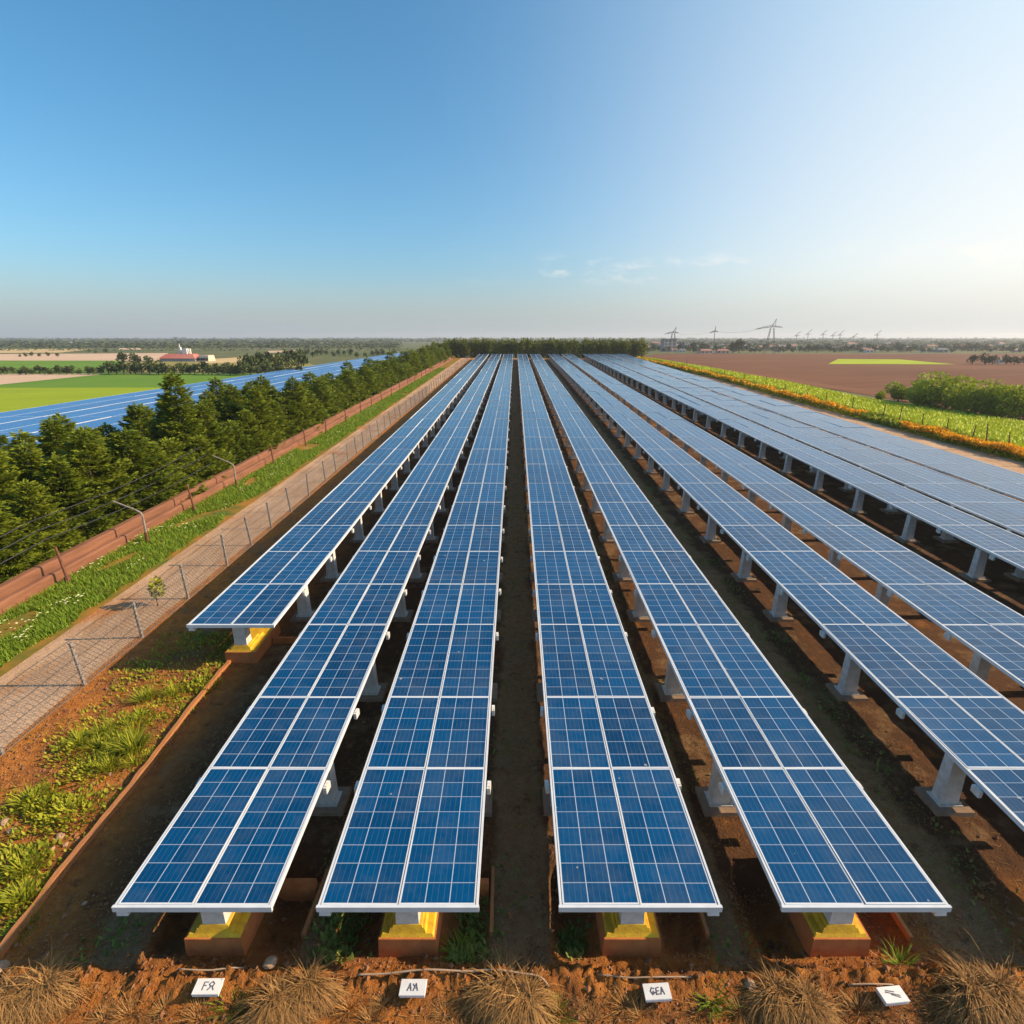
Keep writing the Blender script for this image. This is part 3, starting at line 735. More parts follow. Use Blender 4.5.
# far woods that read as one mass
b = MB()
def wood_band(u0, u1, v, n, h, ls):
    for i in range(n):
        u = R(u0, u1); q = P(u, v + R(-.15, .25)); d = rv(); s_ = d.cross(rv()).normalized()
        q.y = min(q.y, 5900); z = h * R(0, 1) * (.6 + .5 * noise.noise(Vector((u * .13, v, 0))) + .25 * noise.noise(Vector((u * .6, v, 4)))); l = ls * R(.6, 1.3); d.z *= .35; s_.z *= .4
        b.leaf((q.x, q.y + R(-4, 4), max(.3, z)), d, s_, l, l * .36, R(.1, .9))
for v, h, ls, n in ((350.6, 5, 2.6, 2600), (347.6, 6, 3.6, 3600), (345.3, 6.5, 5, 4200), (343.4, 7, 7, 4200), (341.8, 8, 11, 4200), (340.6, 9, 16, 3600), (339.7, 10, 24, 2600)):
    wood_band(-40, 400, v, n if v < 349 else n // 3, h, ls); wood_band(600, 1070, v, n, h, ls)
    if v < 343: wood_band(380, 620, v, n // 2, h, ls)
tag(link('far_woods', b.mesh('far_woods', M['fartree'], tint=True)), 'bands of distant dark woodland reaching to the horizon', 'woods', None, 'stuff')

# ------------------------------------------------------------------ distant buildings, pylons
def house(u, v, wpx, hpx, wall_m, roof_m, label, group, gable=True, floors=0, name='house'):
    q = P(u, v); zc = q.y * cos(PITCH) + (CAMZ - q.z) * sin(PITCH); k = zc / F; w = wpx * k; h = hpx * k; d = w * .6
    t = thing(name, label, 'building', q, (0, 0, R(-.2, .2)), group)
    hw = h * (.62 if gable else .94)
    m = MB(); m.box(-w / 2, w / 2, -d / 2, d / 2, -.3, hw); link('wall', m.mesh('wall', M[wall_m]), t)
    m = MB(); e = .06 * w
    if gable:
        A = [(-w / 2 - e, -d / 2 - e, hw), (w / 2 + e, -d / 2 - e, hw), (w / 2 + e, d / 2 + e, hw), (-w / 2 - e, d / 2 + e, hw)]; r0 = (-w / 2 + w * .12, 0, h); r1 = (w / 2 - w * .12, 0, h)
        m.face([A[0], A[1], r1, r0]); m.face([A[2], A[3], r0, r1]); m.face([A[1], A[2], r1]); m.face([A[3], A[0], r0]); m.face(A[::-1])
    else: m.box(-w / 2 - e * .5, w / 2 + e * .5, -d / 2 - e * .5, d / 2 + e * .5, hw, h)
    link('roof', m.mesh('roof', M[roof_m]), t)
    nwin = max(2, int(w / 2.6))
    for fl in range(max(1, floors)):
        for i in range(nwin):
            cx = -w / 2 + w * (i + .5) / nwin; fh = hw / max(1, floors); zz = fl * fh + fh * .35; ww = w / nwin * .24
            m = MB(); m.box(cx - ww, cx + ww, -d / 2 - .06, -d / 2 + .02, zz, zz + fh * .42); link('window', m.mesh('window', M['glass']), t)
    return t
hs = random.Random(5)
u = 646
while u < 1030:
    v = hs.uniform(345.8, 352.6); wm_ = hs.choice(['whitewall', 'whitewall', 'pinkwall', 'greywall']); rm = hs.choice(['tileroof', 'slate', 'tileroof'])
    nm = {'whitewall': 'white', 'pinkwall': 'pinkish', 'greywall': 'grey'}[wm_] + (' house with a clay roof' if rm == 'tileroof' else ' house with a dark roof') + ' among trees of the distant town'
    house(u, v, hs.uniform(5, 10), hs.uniform(2.6, 4.6), wm_, rm, nm, 'distant town: ' + nm); u += hs.uniform(4, 9)
house(668, 351.5, 13, 12, 'greywall', 'slate', 'grey flat roofed block below the leftmost pylon', None, False, 4, 'apartment_block')
house(681, 351.5, 6, 9, 'greywall', 'slate', 'smaller grey flat roofed block right of the block below the leftmost pylon', None, False, 3, 'apartment_block')
for u, w in ((705, 13), (722, 12)): house(u, 353.6, w, 4.5, 'pinkwall', 'tileroof', 'long pinkish low building at the far edge of the ploughed field, %s of the pair' % ('left' if u < 710 else 'right'), None)
house(1000, 364, 5, 7, 'whitewall', 'tileroof', 'small white house between dark trees on the far ploughed field', None)
for u in (8, 24, 70, 84, 160, 250, 280, 320, 350): house(u, hs.uniform(342.4, 344.5), hs.uniform(3, 5), 2, 'whitewall', 'slate', 'tiny pale building on the left horizon', 'tiny pale buildings on the left horizon')
# the red-roofed works
q = P(188, 361.3); k = (q.y * cos(PITCH) + CAMZ * sin(PITCH)) / F
t = thing('works_building', 'long red roofed works with white tower in the left fields', 'building', q, (0, 0, -.05))
def pxs(*a): return [x * k for x in a]
m = MB(); x0, x1, h1 = pxs(-25, 14, 3.0); m.box(x0, x1, -4, 4, -.3, h1, 0, 1.0, .3); link('wall', m.mesh('wall', M['greywall']), t)
m = MB(); x0, x1, h2 = pxs(-24.2, 13.5, 7.2); m.box(x0, x1, -4.2, 4.2, h1, h2, 0, 2.4, 2.6); link('roof', m.mesh('roof', M['redroof']), t)
m = MB(); x0, x1, h1, h2 = pxs(14.2, 25, 3.2, 6.0); m.box(x0, x1, -3, 3, -.3, h2, 0, .2, .6); link('side_wing', m.mesh('side_wing', M['pinkwall']), t)
for i in range(4):
    m = MB(); a = x0 + (x1 - x0) * (i + .25) / 4; m.box(a, a + .8, -3.2, -2.7, .5, h2 * .6); link('window', m.mesh('window', M['glass']), t)
m = MB(); x0, x1, a, c = pxs(-7.6, -5.0, 7.0, 13.6); m.box(x0, x1, -.6, .6, a - 1, c, 0, .1, .1); tw = link('tower', m.mesh('tower', M['whitewall']), t)
m = MB(); m.tube([((x0 + x1) / 2, 0, c), ((x0 + x1) / 2, 0, c + 3.6 * k)], [.25, .08], 6); link('mast', m.mesh('mast', M['whitewall']), tw)
m = MB(); x0, x1, a, c = pxs(-3.4, 2.0, 6.6, 12.2); m.box(x0, x1, -1.2, 1.2, a - 1, c, 0, .25, .2); link('silo_block', m.mesh('silo_block', M['whitewall']), t)
m = MB(); x0, x1, a, c = pxs(3.0, 4.6, 6.6, 12.2); m.tube([((x0 + x1) / 2, 0, a - 1), ((x0 + x1) / 2, 0, c)], .45, 10); link('silo', m.mesh('silo', M['whitewall']), t)

def pylon(u, v, hpx, armpx, label, legs=2, name='pylon'):
    q = P(u, v); k = (q.y * cos(PITCH) + (CAMZ - q.z) * sin(PITCH)) / F; h = hpx * k; aw = armpx * k; r = max(.10, .42 * k)
    t = thing(name, label, 'pylon', q, (0, 0, .15))
    lw = h * .10 if legs > 1 else h * .02
    for i in range(legs if legs > 1 else 1):
        s = (-1, 1)[i] if legs > 1 else 0
        m = MB(); bxx = s * lw * 1.6; tx = s * lw * .5
        if legs > 1:
            for e in (-1, 1):
                m.tube([(bxx + e * .6, -e * .4, -.3), (tx + e * .25, 0, h * .74)], r * .55, 4)
            n = 9
            for j in range(n):
                z0 = h * .74 * j / n; z1 = h * .74 * (j + 1) / n; f0, f1 = j / n, (j + 1) / n
                m.tube([(bxx + (tx - bxx) * f0 - .6 + .35 * f0, 0, z0), (bxx + (tx - bxx) * f1 + .6 - .35 * f1, 0, z1)], r * .4, 4)
        else:
            m.tube([(0, 0, -.3), (0, 0, h * .80)], [r * 1.1, r * .7], 5)
        link('leg', m.mesh('leg', M['lattice']), t)
    m = MB(); za = h * .76
    m.tube([(-aw * .62, 0, za - h * .05), (0, 0, za + .02 * h), (aw * .38, 0, za + h * .0)], [r * .5, r * .9, r * .5], 4)
    m.tube([(-aw * .62, 0, za - h * .05), (0, 0, za + h * .07), (aw * .38, 0, za)], r * .45, 4)
    for j in range(-3, 3): m.tube([(aw * .12 * j, 0, za), (aw * .12 * j + aw * .06, 0, za + h * .04)], r * .35, 4)
    link('cross_arm', m.mesh('cross_arm', M['lattice']), t)
    m = MB(); m.tube([(-lw * .3, 0, za), (lw * 1.0, 0, h)], [r * .9, r * .5], 4); m.tube([(lw * .8, 0, za), (lw * 1.0, 0, h)], r * .5, 4); link('tip', m.mesh('tip', M['lattice']), t)
    return q, k
pylon(769, 354.5, 34, 29, 'tallest lattice pylon with two legs standing on the ploughed field edge')
pylon(713, 351, 24, 9, 'slim single post pylon left of the tallest pylon', 1)
pylon(672, 352, 24, 15, 'short pylon rising behind the grey flat roofed block', 2)
cl = [(796, 343, 11), (807, 343, 13), (822, 343, 12.5), (832, 343, 11), (839, 343, 12), (853, 343, 9), (876, 343, 12)]
for u, v, h in cl:
    q = P(u, v); k = (q.y * cos(PITCH) + CAMZ * sin(PITCH)) / F
    m = MB(); m.tube([(0, 0, -1), (0, 0, h * k * .72)], .30 * k, 5); m.tube([(-2.0 * k, 0, h * k * .62), (3.2 * k, 0, h * k)], .30 * k, 5); m.tube([(-3 * k, 0, h * k * .6), (3 * k, 0, h * k * .66)], .2 * k, 4)
    tag(link('mast_with_jib', m.mesh('mast_with_jib', M['lattice']), None, q), 'thin far mast with a slanting jib on the right horizon', 'mast', 'thin masts on the right horizon')
def wire_between(a, b_, sag, label, r=.06):
    pts = [a.lerp(b_, i / 14) - Vector((0, 0, sag * 4 * (i / 14) * (1 - i / 14))) for i in range(15)]
    m = MB(); m.tube(pts, r, 4); tag(link('power_line', m.mesh('power_line', M['lattice'])), label, 'power line')
def at_h(u, v, h): q = P(u, v); return Vector((q.x, q.y, q.z + h))
wire_between(at_h(672, 352, 13.5), at_h(713, 351, 15.5), 2, 'power line sagging between the short pylon and the slim pylon')
wire_between(at_h(713, 351, 15.5), at_h(760, 354.5, 16.0), 2, 'power line sagging between the slim pylon and the tallest pylon')

# ------------------------------------------------------------------ plants near the viewer
def weed_mesh(n, rad, h, mat, ls=.16):
    b = MB()
    for i in range(n):
        a = R(0, 6.3); q = rad * sqrt(R(0, 1)); d = Vector((cos(a) * R(.3, 1), sin(a) * R(.3, 1), R(.3, 1.3))).normalized()
        p = Vector((cos(a) * q, sin(a) * q, h * R(0, .8) * (1 - .6 * q / rad))); s_ = d.cross(Vector((0, 0, 1)) + rv() * .5).normalized(); l = ls * R(.6, 1.4)
        b.leaf(p, d, s_, l, l * R(.15, .3), R(0, 1))
    return b.mesh('weed', mat, tint=True)
def grassy_mesh(n, h, mat, lean=.6, w=.012):
    b = MB()
    for i in range(n):
        a = R(0, 6.3); q = R(0, .18); d = Vector((cos(a) * R(.1, lean), sin(a) * R(.1, lean), 1)).normalized()
        b.blade((cos(a) * q, sin(a) * q, -.02), d, w * R(.7, 1.4), h * R(.5, 1.1), R(.1, .5), R(0, 1), 3)
    return b.mesh('grass_tuft', mat, tint=True)
weeds = [weed_mesh(230, R(.35, .6), R(.18, .36), M['weed'], .095) for _ in range(4)] + [grassy_mesh(90, .5, M['weed'], .9, .014) for _ in range(2)]
def soil_z(x, y): return near_h(x, y) if (NX0 < x < NX1 and NY0 < y < NY1) else ter(x, y) + .02
cl_ = []
for (u, v, n, sp) in ((130, 735, 10, 26), (90, 770, 9, 26), (60, 815, 7, 20), (190, 690, 7, 18), (160, 700, 6, 20), (22, 870, 5, 14), (25, 900, 4, 12), (120, 755, 4, 18)):
    for _ in range(int(n * 1.0)): cl_.append((u + random.gauss(0, sp * .7), v + random.gauss(0, sp * .45)))
for u, v in cl_:
    q = P(u, v)
    if q.x > -8.75 or q.x < -12.3: continue
    w = random.choice(weeds); s_ = R(.55, 1.15)
    tag(link('weed', w, None, (q.x, q.y, soil_z(q.x, q.y)), (0, 0, R(0, 6.3)), (s_, s_, s_)), 'leafy green weed clump on the sunlit orange bed beside the fence', 'weed', 'weeds on the orange bed')
big = P(135, 752); tag(link('weed', grassy_mesh(150, .75, M['weed'], .9, .02), None, (big.x, big.y, soil_z(big.x, big.y))), 'largest spiky yellow green weed in the middle of the orange bed', 'weed')
q = P(158, 606); t = thing('sapling', 'small bright green sapling by a fence post on the sandy path', 'plant', q)
link('stem', trunk_mesh(.7, .025), t); link('crown', round_crown(1.1, .38, .38, 240, .16, M['weed'], 4, .4), t)
# ground cover in the bed: small scattered sprouts
b = MB()
for _ in range(11000):
    x, y = R(-12.3, -8.6), R(6.3, 17.2)
    if noise.noise(Vector((x * .7, y * .5, 2))) + R(-.35, .35) < .05: continue
    z = soil_z(x, y); a = R(0, 6.3); d = Vector((cos(a) * .6, sin(a) * .6, R(.3, 1))).normalized(); b.leaf((x, y, z), d, d.cross(Vector((0, 0, 1))).normalized(), R(.06, .16), R(.015, .03), R(0, 1))
tag(link('bed_sprouts', b.mesh('bed_sprouts', M['weed'], tint=True)), 'small green sprouts scattered over the orange bed', 'ground cover', None, 'stuff')
# weeds in the shaded aisles
b = MB()
for _ in range(26000):
    c, sp, y1 = random.choice(((8.4, .5, 60), (8.3, .35, 40), (.05, .55, 70), (-6.7, .3, 30), (17.5, .9, 80), (-1.0, .25, 8), (.9, .25, 8), (3.65, .35, 40), (-2.9, .3, 9)))
    x = c + random.gauss(0, sp); y = R(6.7, y1)
    if noise.noise(Vector((x * 1.1, y * .8, 6))) + R(-.25, .25) < .12: continue
    z = soil_z(x, y); a = R(0, 6.3); d = Vector((cos(a) * .7, sin(a) * .7, R(.2, 1))).normalized(); b.leaf((x, y, z - .01), d, d.cross(Vector((0, 0, 1))).normalized(), R(.06, .17), R(.015, .035), R(0, 1))
tag(link('aisle_weeds', b.mesh('aisle_weeds', M['aisleweed'], tint=True)), 'thin green weeds in the shaded aisles between the rows', 'ground cover', None, 'stuff')
b = MB()
for _ in range(17000):
    if R(0, 1) < .35: x, y = R(-9, 9), R(5.3, 8.2)
    elif R(0, 1) < .5: x, y = R(-12.3, -8.5), R(5.5, 16)
    else: x, y = random.choice((R(7.0, 9.2), R(-.6, .75), R(3.1, 4.2), R(-8, -6.1), R(-8, 16))), R(7, 26)
    r = R(.008, .032) * (1 + (R(0, 1) < .06)); z = soil_z(x, y) + r * .4; c = Vector((x, y, z))
    o6 = [c + Vector(q) * (r * R(.6, 1.3)) for q in ((1, 0, 0), (0, 1, 0), (-1, 0, 0), (0, -1, 0), (.1, 0, .7))]
    for i in range(4): b.face([o6[i][:], o6[(i + 1) % 4][:], o6[4][:]])
tag(link('soil_clods', b.mesh('soil_clods', m_plain('clod_soil', (.34, .13, .04), (.24, .12, .06), 3, .95, 0, .5, 'W'))), 'small clods and crumbs of red soil strewn over the ground', 'clods', None, 'stuff')
b = MB()
for _ in range(15000):
    c, sp, y1 = random.choice(((8.0, .8, 45), (.05, .5, 60), (-6.9, .6, 25), (3.6, .4, 30), (-3.4, .25, 20), (7.6, .9, 14)))
    x = c + random.gauss(0, sp); y = R(6.7, y1); a = R(0, 6.3); b.blade((x, y, soil_z(x, y) + .005), Vector((cos(a), sin(a), R(.0, .35))), .006, R(.08, .25), .2, R(0, .8), 2)
tag(link('aisle_straw', b.mesh('aisle_straw', M['straw'], tint=True)), 'dry stalks lying in the shaded aisles between the rows', 'dry grass', None, 'stuff')
# verge grass
b = MB()
for _ in range(90000):
    y = 11 + 120 * R(0, 1) ** 2.2; f = (y - 10) * .0105
    x = R(-18.35, -15.0 + .0) + f
    edge = -15.45 + .35 * noise.noise(Vector((y * .35, 3, 0))) + .25 * noise.noise(Vector((y * 1.1, 8, 0)))
    if x > edge: continue
    if noise.noise(Vector((x * .55, y * .22, 1))) > .42 : continue
    a = R(0, 6.3); k = 1 + y / 40; b.blade((x, y, ter(x, y) + .02), Vector((cos(a) * .5, sin(a) * .5, 1)), .012 * k, R(.12, .30), .4, R(0, 1), 2)
tag(link('verge_grass', b.mesh('verge_grass', M['grass'], tint=True)), 'bright green grass verge between low wall and sandy path', 'grass', None, 'stuff')
b = MB()
for _ in range(1500):
    y = 13 + 60 * R(0, 1) ** 2; x = R(-18.1, -15.9)
    if noise.noise(Vector((x * .8, y * .5, 12))) < .18: continue
    z = ter(x, y) + R(.2, .32); r = R(.02, .04); b.face([(x - r, y - r, z), (x + r, y - r, z + .01), (x + r, y + r, z), (x - r, y + r, z + .01)])
tag(link('verge_flowers', b.mesh('verge_flowers', M['daisy'])), 'tiny pale flowers dotted through the verge grass', 'flowers', None, 'stuff')
# marigold strip, its leaves and the crop behind it
def along(t):
    t *= len(ep) - 1; i = min(int(t), len(ep) - 2); return ep[i].lerp(ep[i + 1], t - i)
bl = MB(); bf = MB()
for _ in range(42000):
    t = R(0, 1); q = along(t); x = q.x + R(0, 2.2) ** 1.0; y = q.y; k = .7 + q.y / 70
    gap = noise.noise(Vector((q.x * .2, q.y * .13, 3)))
    hgt = .75 + .35 * noise.noise(Vector((x * .5, y * .4, 1))); z = ter(x, y)
    d = rv(); d.z = abs(d.z); s_ = d.cross(rv()).normalized()
    if R(0, 1) < .30 + .35 * t or x - q.x > 1.5 - .9 * t or (.50 < t < .575): bl.leaf((x, y, z + R(0, hgt * .85)), d, s_, .22 * k, .05 * k, R(0, 1))
    else: bf.leaf((x - R(0, .15), y, z + hgt * R(.55, 1.05)), d, s_, .16 * k, .07 * k, R(0, 1))
tag(link('marigold_leaves', bl.mesh('marigold_leaves', M['bush'], tint=True)), 'green leaves of the flower strip beside the dirt track', 'flowers', None, 'stuff')
tag(link('marigolds', bf.mesh('marigolds', M['petal'], tint=True)), 'strip of orange flowers between the dirt track and the green crop', 'flowers', None, 'stuff')
bl = MB()
for _ in range(22000):
    t = R(0, 1); q = along(t); s_ = R(0, 1); tt = t * (len(er) - 1); ii = min(int(tt), len(er) - 2); q2 = er[ii].lerp(er[ii + 1], tt - ii); x = q.x + 2.0 + s_ * (q2.x - q.x - 2.0); y = q.y + s_ * (q2.y - q.y); k = .7 + q.y / 60
    z = ter(x, y) + .04; a = R(0, 6.3); d = Vector((cos(a) * .7, sin(a) * .7, 1)).normalized(); bl.leaf((x, y, z), d, d.cross(Vector((0, 0, 1))).normalized(), .24 * k, .045 * k, R(.2, 1))
tag(link('crop_leaves', bl.mesh('crop_leaves', m_leaf('crop_leaves', (.38, .44, .012), (.62, .60, .035)), tint=True)), 'bright yellow green crop leaves right of the orange flowers', 'crop', None, 'stuff')
pm = MB(); pm.tube([(0, 0, -.2), (.02, 0, 1.0), (-.02, 0, 2.1)], [.055, .05, .035], 5); thin = pm.mesh('fence_post', M['rust'])
for i in range(22):
    q = along(.10 + i * .038); tag(link('fence_post', thin, None, (q.x + R(.7, 1.4), q.y, ter(q.x + 1, q.y)), (R(-.08, .08), R(-.08, .08), 0), (1, 1, R(.85, 1.1))), 'thin dark fence post standing in the orange flower strip', 'post', 'thin posts along the flower strip')

# ------------------------------------------------------------------ foreground: straw, signs, hose, stones, planks
def tussock_mesh(n, rad, h):
    """two flattened swirls of long straw combed outward from a parting"""
    b = MB()
    for i in range(n):
        lobe = random.choice((-1, 1)); u_ = max(-1.2, min(1.2, random.gauss(0, .55)))
        c = Vector((lobe * rad * .36 + u_ * rad * .30, (.34 - .30 * u_ * u_ + random.gauss(0, .10)) * rad, h * (1 - .35 * u_ * u_) * R(.45, 1.0)))
        d = Vector((u_ * 1.0 + lobe * .22 + random.gauss(0, .15), -1.0 + .75 * u_ * u_ + random.gauss(0, .15), R(.0, .55)))
        if random.random() < .22: d = Vector((random.gauss(0, 1), random.gauss(.2, 1), R(.1, .9)))
        d.normalize(); a = math.atan2(d.y, d.x)
        L = rad * R(.45, 1.15); wv = R(-.25, .25); side0 = R(.005, .011); prev = c; pd = d
        tint = min(1, max(0, .45 + .4 * noise.noise(Vector((cos(a) * 5, sin(a) * 5, c.z * 8 + lobe))) + R(-.3, .3)))
        for j in range(4):
            side = Vector((-pd.y, pd.x, R(-.2, .2))).normalized() * side0
            nx = prev + pd * (L / 4); nx.z = max(nx.z, R(.0, .03)); k0 = 1 - j * .22; k1 = 1 - (j + 1) * .22
            b.face([(prev - side * k0)[:], (prev + side * k0)[:], (nx + side * k1)[:], (nx - side * k1)[:]], 0, None, tint); prev = nx
            pd = (pd + Vector((-pd.y * wv, pd.x * wv, -.42 * R(.6, 1.3)))).normalized()
    for i in range(260):
        v = rv(); v.z = abs(v.z); lobe = random.choice((-1, 1)); q = Vector((lobe * rad * .3 + v.x * rad * .42, v.y * rad * .5, v.z * h * .6)); d = Vector((v.x, v.y, -.4)).normalized()
        b.leaf(q - d * .12, d, d.cross(v + rv() * .1).normalized(), .30, .045, R(.0, .35))
    return b.mesh('straw_tussock', M['straw'], tint=True)
tus = [tussock_mesh(4200, .64, .25) for _ in range(3)]
tl = [(28, 1004, 1.05, 'dry straw tussock at the bottom left corner'), (295, 1004, .92, 'dry straw tussock right of the first small white sign'), (508, 1006, 1.0, 'dry straw tussock at bottom centre, combed in two halves'),
      (788, 1010, 1.0, 'dry straw tussock between the two right hand white signs'), (985, 1010, 1.05, 'dry straw tussock at the bottom right corner')]
for i, (u, v, s_, lab) in enumerate(tl):
    q = P(u, v); tag(link('straw_tussock', tus[i % 3], None, (q.x, q.y - .10, soil_z(q.x, q.y) - .03), (0, 0, R(-.5, .5)), (s_ * R(.9, 1.1), s_ * R(.85, 1.05), s_ * R(.8, 1.15))), lab, 'dry grass', 'straw tussocks along the front')
dry = [grassy_mesh(110, .36, M['straw'], .9, .006) for _ in range(3)]
for u, v in ((70, 1010), (130, 1015), (165, 1012), (245, 1012), (350, 1010), (385, 1006), (445, 1015), (560, 1015), (625, 1008), (640, 1018), (700, 1015), (740, 1014), (860, 1012), (880, 1018), (940, 1014), (372, 1022), (590, 1022), (840, 1022), (200, 1020), (105, 1022)):
    q = P(u, v); s_ = R(.7, 1.1); tag(link('dry_grass_tuft', random.choice(dry), None, (q.x, q.y, soil_z(q.x, q.y) - .02), (0, 0, R(0, 6)), (s_, s_, s_)), 'thin upright dry grass tuft between the straw tussocks', 'dry grass', 'thin dry tufts along the front')
b = MB()
for _ in range(22000):
    x, y = R(-9, 9), R(5.2, 6.28)
    if noise.noise(Vector((x * 1.3, y * 1.5, 20))) + R(-.4, .4) + (6.0 - y) * .5 < .1: continue
    a = R(0, 6.3); b.blade((x, y, soil_z(x, y) - .01), Vector((cos(a) * 1.2, sin(a) * 1.2, R(.1, .8))), .005, R(.08, .26), .4, R(0, .9), 2)
tag(link('dry_grass', b.mesh('dry_grass', M['straw'], tint=True)), 'short dry grass litter along the bottom of the field', 'dry grass', None, 'stuff')
gt = [grassy_mesh(80, .28, M['grass'], .9, .010) for _ in range(2)]
for u, v, lab in ((232, 1006, 'small green tuft between the first white sign and the straw tussock'), (556, 1016, 'small green tuft right of the centre straw tussock'), (712, 1004, 'small green tuft below the ridge right of the third white sign'), (900, 968, 'green tuft on the soil right of the rightmost yellow footing'), (458, 950, 'green tuft beside the footing left of the central aisle'), (22, 930, 'green tuft at the left edge above the straw')):
    q = P(u, v); tag(link('grass_tuft', random.choice(gt), None, (q.x, q.y, soil_z(q.x, q.y) - .01), (0, 0, R(0, 6)), (1.2, 1.2, 1)), lab, 'grass')

def stroke(m, pts, w=.012):
    pts = [(p[0] * .74, p[1] * .80) for p in pts]
    for a, c in zip(pts[:-1], pts[1:]):
        a = Vector(a); c = Vector(c); d = (c - a); n_ = Vector((-d.y, d.x)).normalized() * w; e = d.normalized() * w * .7; a -= e; c += e
        A = [(a - n_), (c - n_), (c + n_), (a + n_)]; m.hexa([(q.x, q.y, .001) for q in A] + [(q.x, q.y, .004 + .0003 * len(m.f) * .02) for q in A])
marks = [
    [[(-.10, -.08), (-.10, .08), (-.02, .08)], [(-.10, .01), (-.04, .01)], [(.02, -.08), (.07, -.02), (.02, .04), (.08, .09), (.13, .05), (.11, -.02), (.15, -.08)], [(.05, .0), (.12, .0)]],
    [[(-.12, -.07), (-.07, .07), (-.03, -.07)], [(-.10, -.02), (-.05, -.02)], [(.02, -.07), (.07, .07), (.12, -.07)], [(.04, -.02), (.10, -.02)], [(.0, .06), (.03, .02)]],
    [[(-.06, .05), (-.11, .07), (-.15, .0), (-.11, -.07), (-.06, -.04), (-.09, .0)], [(.05, .07), (-.01, .06), (-.02, -.07), (.05, -.06)], [(-.01, .0), (.04, .0)], [(.08, -.07), (.12, .07), (.16, -.07)], [(.10, -.02), (.14, -.02)], [(-.12, -.03), (-.02, -.03)]],
    [[(-.15, .05), (.14, -.04)], [(-.12, .08), (.05, .04)], [(-.04, -.01), (.13, -.08)]]]
sl = ['small tilted white sign board with black lettering right of the bottom left straw tussock', 'white sign board with two black letters, left of the centre straw tussock',
      'white sign board with three black letters below the footing right of centre', 'small white sign board with slanting black strokes near the bottom right corner']
for i, (u, v, rz) in enumerate(((208, 986, .05), (413, 987, -.03), (657, 991, .02), (893, 994, .12))):
    q = P(u, v, .27); t = thing('sign_board', sl[i], 'sign', (q.x, q.y, q.z), (radians(R(-2, 5)), radians(R(-4, 4)), rz), 'small white sign boards along the front', (.9, .85, 1))
    m = MB(); m.box(-.215, .215, -.125, .125, -.07, -.012); m.box(-.225, .225, -.135, .135, -.012, 0, 0, .006, .006); bd = link('board', m.mesh('board', M['sign']), t)
    m = MB()
    for s_ in marks[i]: stroke(m, s_, .0085)
    link('lettering', m.mesh('lettering', M['ink']), bd)
    m = MB(); m.tube([(0, .06, -.5), (0, .06, -.06)], .03, 6); link('stake', m.mesh('stake', M['rust']), t)
def hose(px, label, r=.015, lift=.05):
    pts = []
    for (u, v) in px:
        q = P(u, v, .15); pts.append(Vector((q.x, q.y, soil_z(q.x, q.y) + lift)))
    fine = []
    for a, c in zip(pts[:-1], pts[1:]):
        for k in range(6): fine.append(a.lerp(c, k / 6))
    fine.append(pts[-1])
    for _ in range(10): fine = [fine[0]] + [(fine[i - 1] + fine[i] * 2 + fine[i + 1]) / 4 for i in range(1, len(fine) - 1)] + [fine[-1]]
    fine = [Vector((p.x, p.y, max(p.z, soil_z(p.x, p.y) + r))) for p in fine]
    for _ in range(6): fine = [fine[0]] + [Vector((fine[i].x, fine[i].y, (fine[i - 1].z + fine[i].z * 2 + fine[i + 1].z) / 4)) for i in range(1, len(fine) - 1)] + [fine[-1]]
    m = MB(); m.tube(fine, r, 7); tag(link('hose', m.mesh('hose', M['hose'], smooth=True)), label, 'hose')
hose(((358, 980), (385, 979), (430, 977), (470, 978), (490, 976), (520, 980), (541, 981), (549, 989)), 'pale hose lying along the ridge behind the centre straw tussock')
hose(((600, 979), (625, 983), (645, 984), (690, 982)), 'short pale hose running behind the three letter white sign', .012)
hose(((848, 987), (875, 988), (900, 987)), 'short pale hose end behind the bottom right white sign', .012)
hose(((180, 978), (215, 979), (245, 973)), 'short pale hose behind the tilted white sign at left', .012)
q = P(110, 1000); m = MB(); m.tube([(0, 0, -.2), (.01, 0, .25), (.03, 0, .55)], [.022, .02, .015], 6); tag(link('stake', m.mesh('stake', M['hose'])), 'thin pale stake upright in the soil at bottom left', 'stake')
st = []
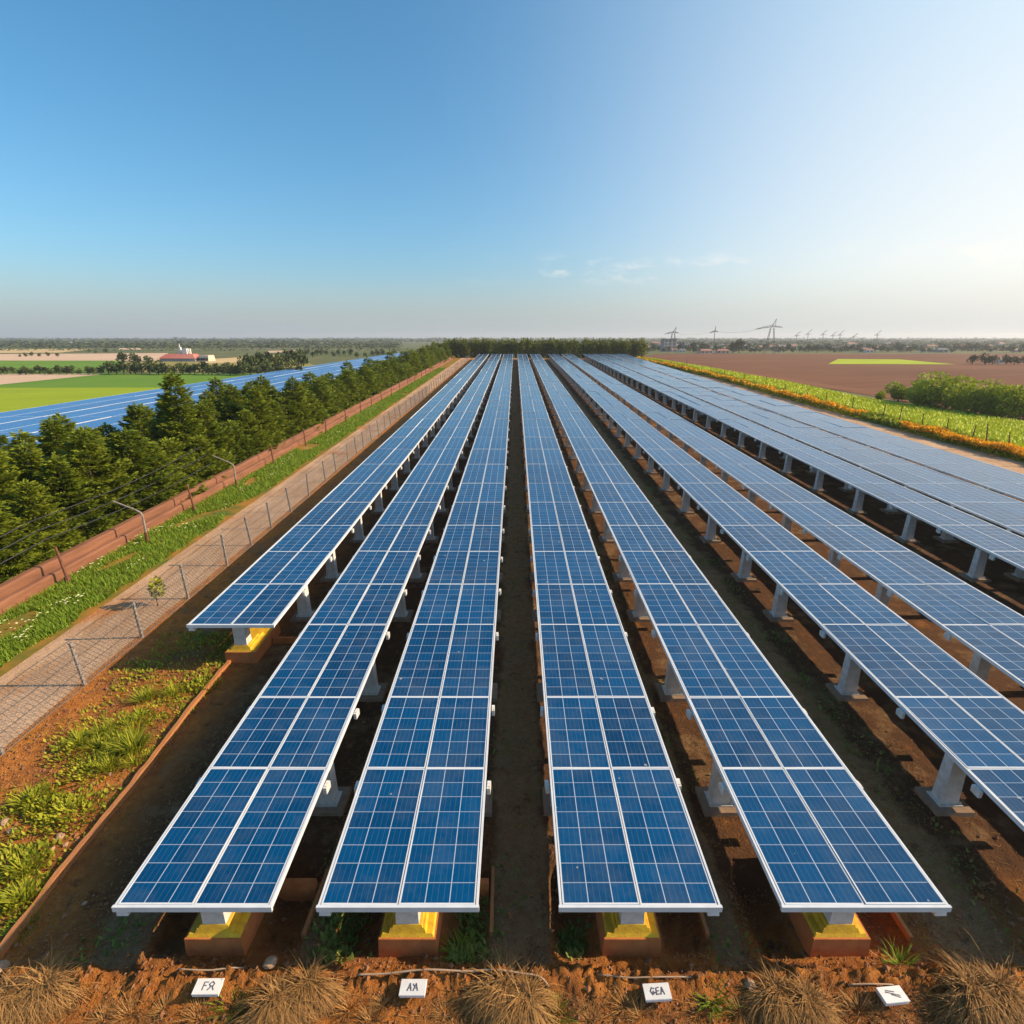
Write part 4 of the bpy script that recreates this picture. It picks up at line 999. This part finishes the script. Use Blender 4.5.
for _ in range(3):
    m = MB(); pts = []
    import bmesh
    bm = bmesh.new(); bmesh.ops.create_icosphere(bm, subdivisions=2, radius=.12)
    for v in bm.verts: v.co *= 1 + .35 * noise.noise(v.co * 9 + Vector((_ * 7, 0, 0))); v.co.z *= .7
    me = bpy.data.meshes.new('stone'); bm.to_mesh(me); bm.free(); me.materials.append(M['stone']); st.append(me)
for u, v, s_ in ((60, 838, .75), (52, 850, .5), (66, 846, .45), (28, 862, .55), (5, 824, .9), (12, 832, .7), (110, 775, .45), (85, 905, .4), (132, 660, .4), (200, 648, .4)):
    q = P(u, v); tag(link('stone', random.choice(st), None, (q.x, q.y, soil_z(q.x, q.y) + .02), (0, 0, R(0, 6)), (s_, s_, s_)), 'pale stone lying on the orange bed at left', 'stone', 'stones on the orange bed')
for u, v, s_, lab in ((2, 978, 1.2, 'white rock above the bottom left straw tussock'), (273, 976, .9, 'white rock above the straw tussock right of the first sign'), (750, 992, .8, 'pale rock left of the straw tussock between the right hand signs')):
    q = P(u, v); tag(link('stone', st[0], None, (q.x, q.y, soil_z(q.x, q.y) + .05), (0, 0, R(0, 6)), (s_, s_, s_)), lab, 'stone')
for i, (fx, fy) in enumerate(FOOT):
    if i == 2: lab = 'narrow orange plank by the footing right of the central aisle'
    else: lab = ['narrow orange plank edging the pit right of the leftmost front footing', 'narrow orange plank edging the pit beside the footing left of the central aisle', '', 'narrow orange plank edging the pit right of the rightmost front footing'][i]
    m = MB(); m.box(-.035, .035, -.62, .62, -.30, .06, 0, .005, .005); tag(link('plank', m.mesh('plank', M['plank']), None, (fx + 1.36, fy + .95, ter(0, fy + .8) + .05), (SLOPE, 0, R(-.04, .04))), lab, 'plank', 'planks edging the pits')

# ------------------------------------------------------------------ air
if HAZE:
    m = MB(); m.box(-6100, 6100, -700, 6100, -3, 45)
    hz = bpy.data.materials.new('air'); hz.use_nodes = True; nt = hz.node_tree; nt.nodes.clear()
    o_ = nt.nodes.new('ShaderNodeOutputMaterial'); pv = nt.nodes.new('ShaderNodeVolumePrincipled')
    pv.inputs['Color'].default_value = (.97, .98, 1, 1); pv.inputs['Density'].default_value = HAZE; pv.inputs['Anisotropy'].default_value = .3
    nt.links.new(pv.outputs[0], o_.inputs['Volume'])
    tag(link('haze', m.mesh('haze', hz)), 'thin pale haze lying over the fields', 'haze', None, 'stuff')
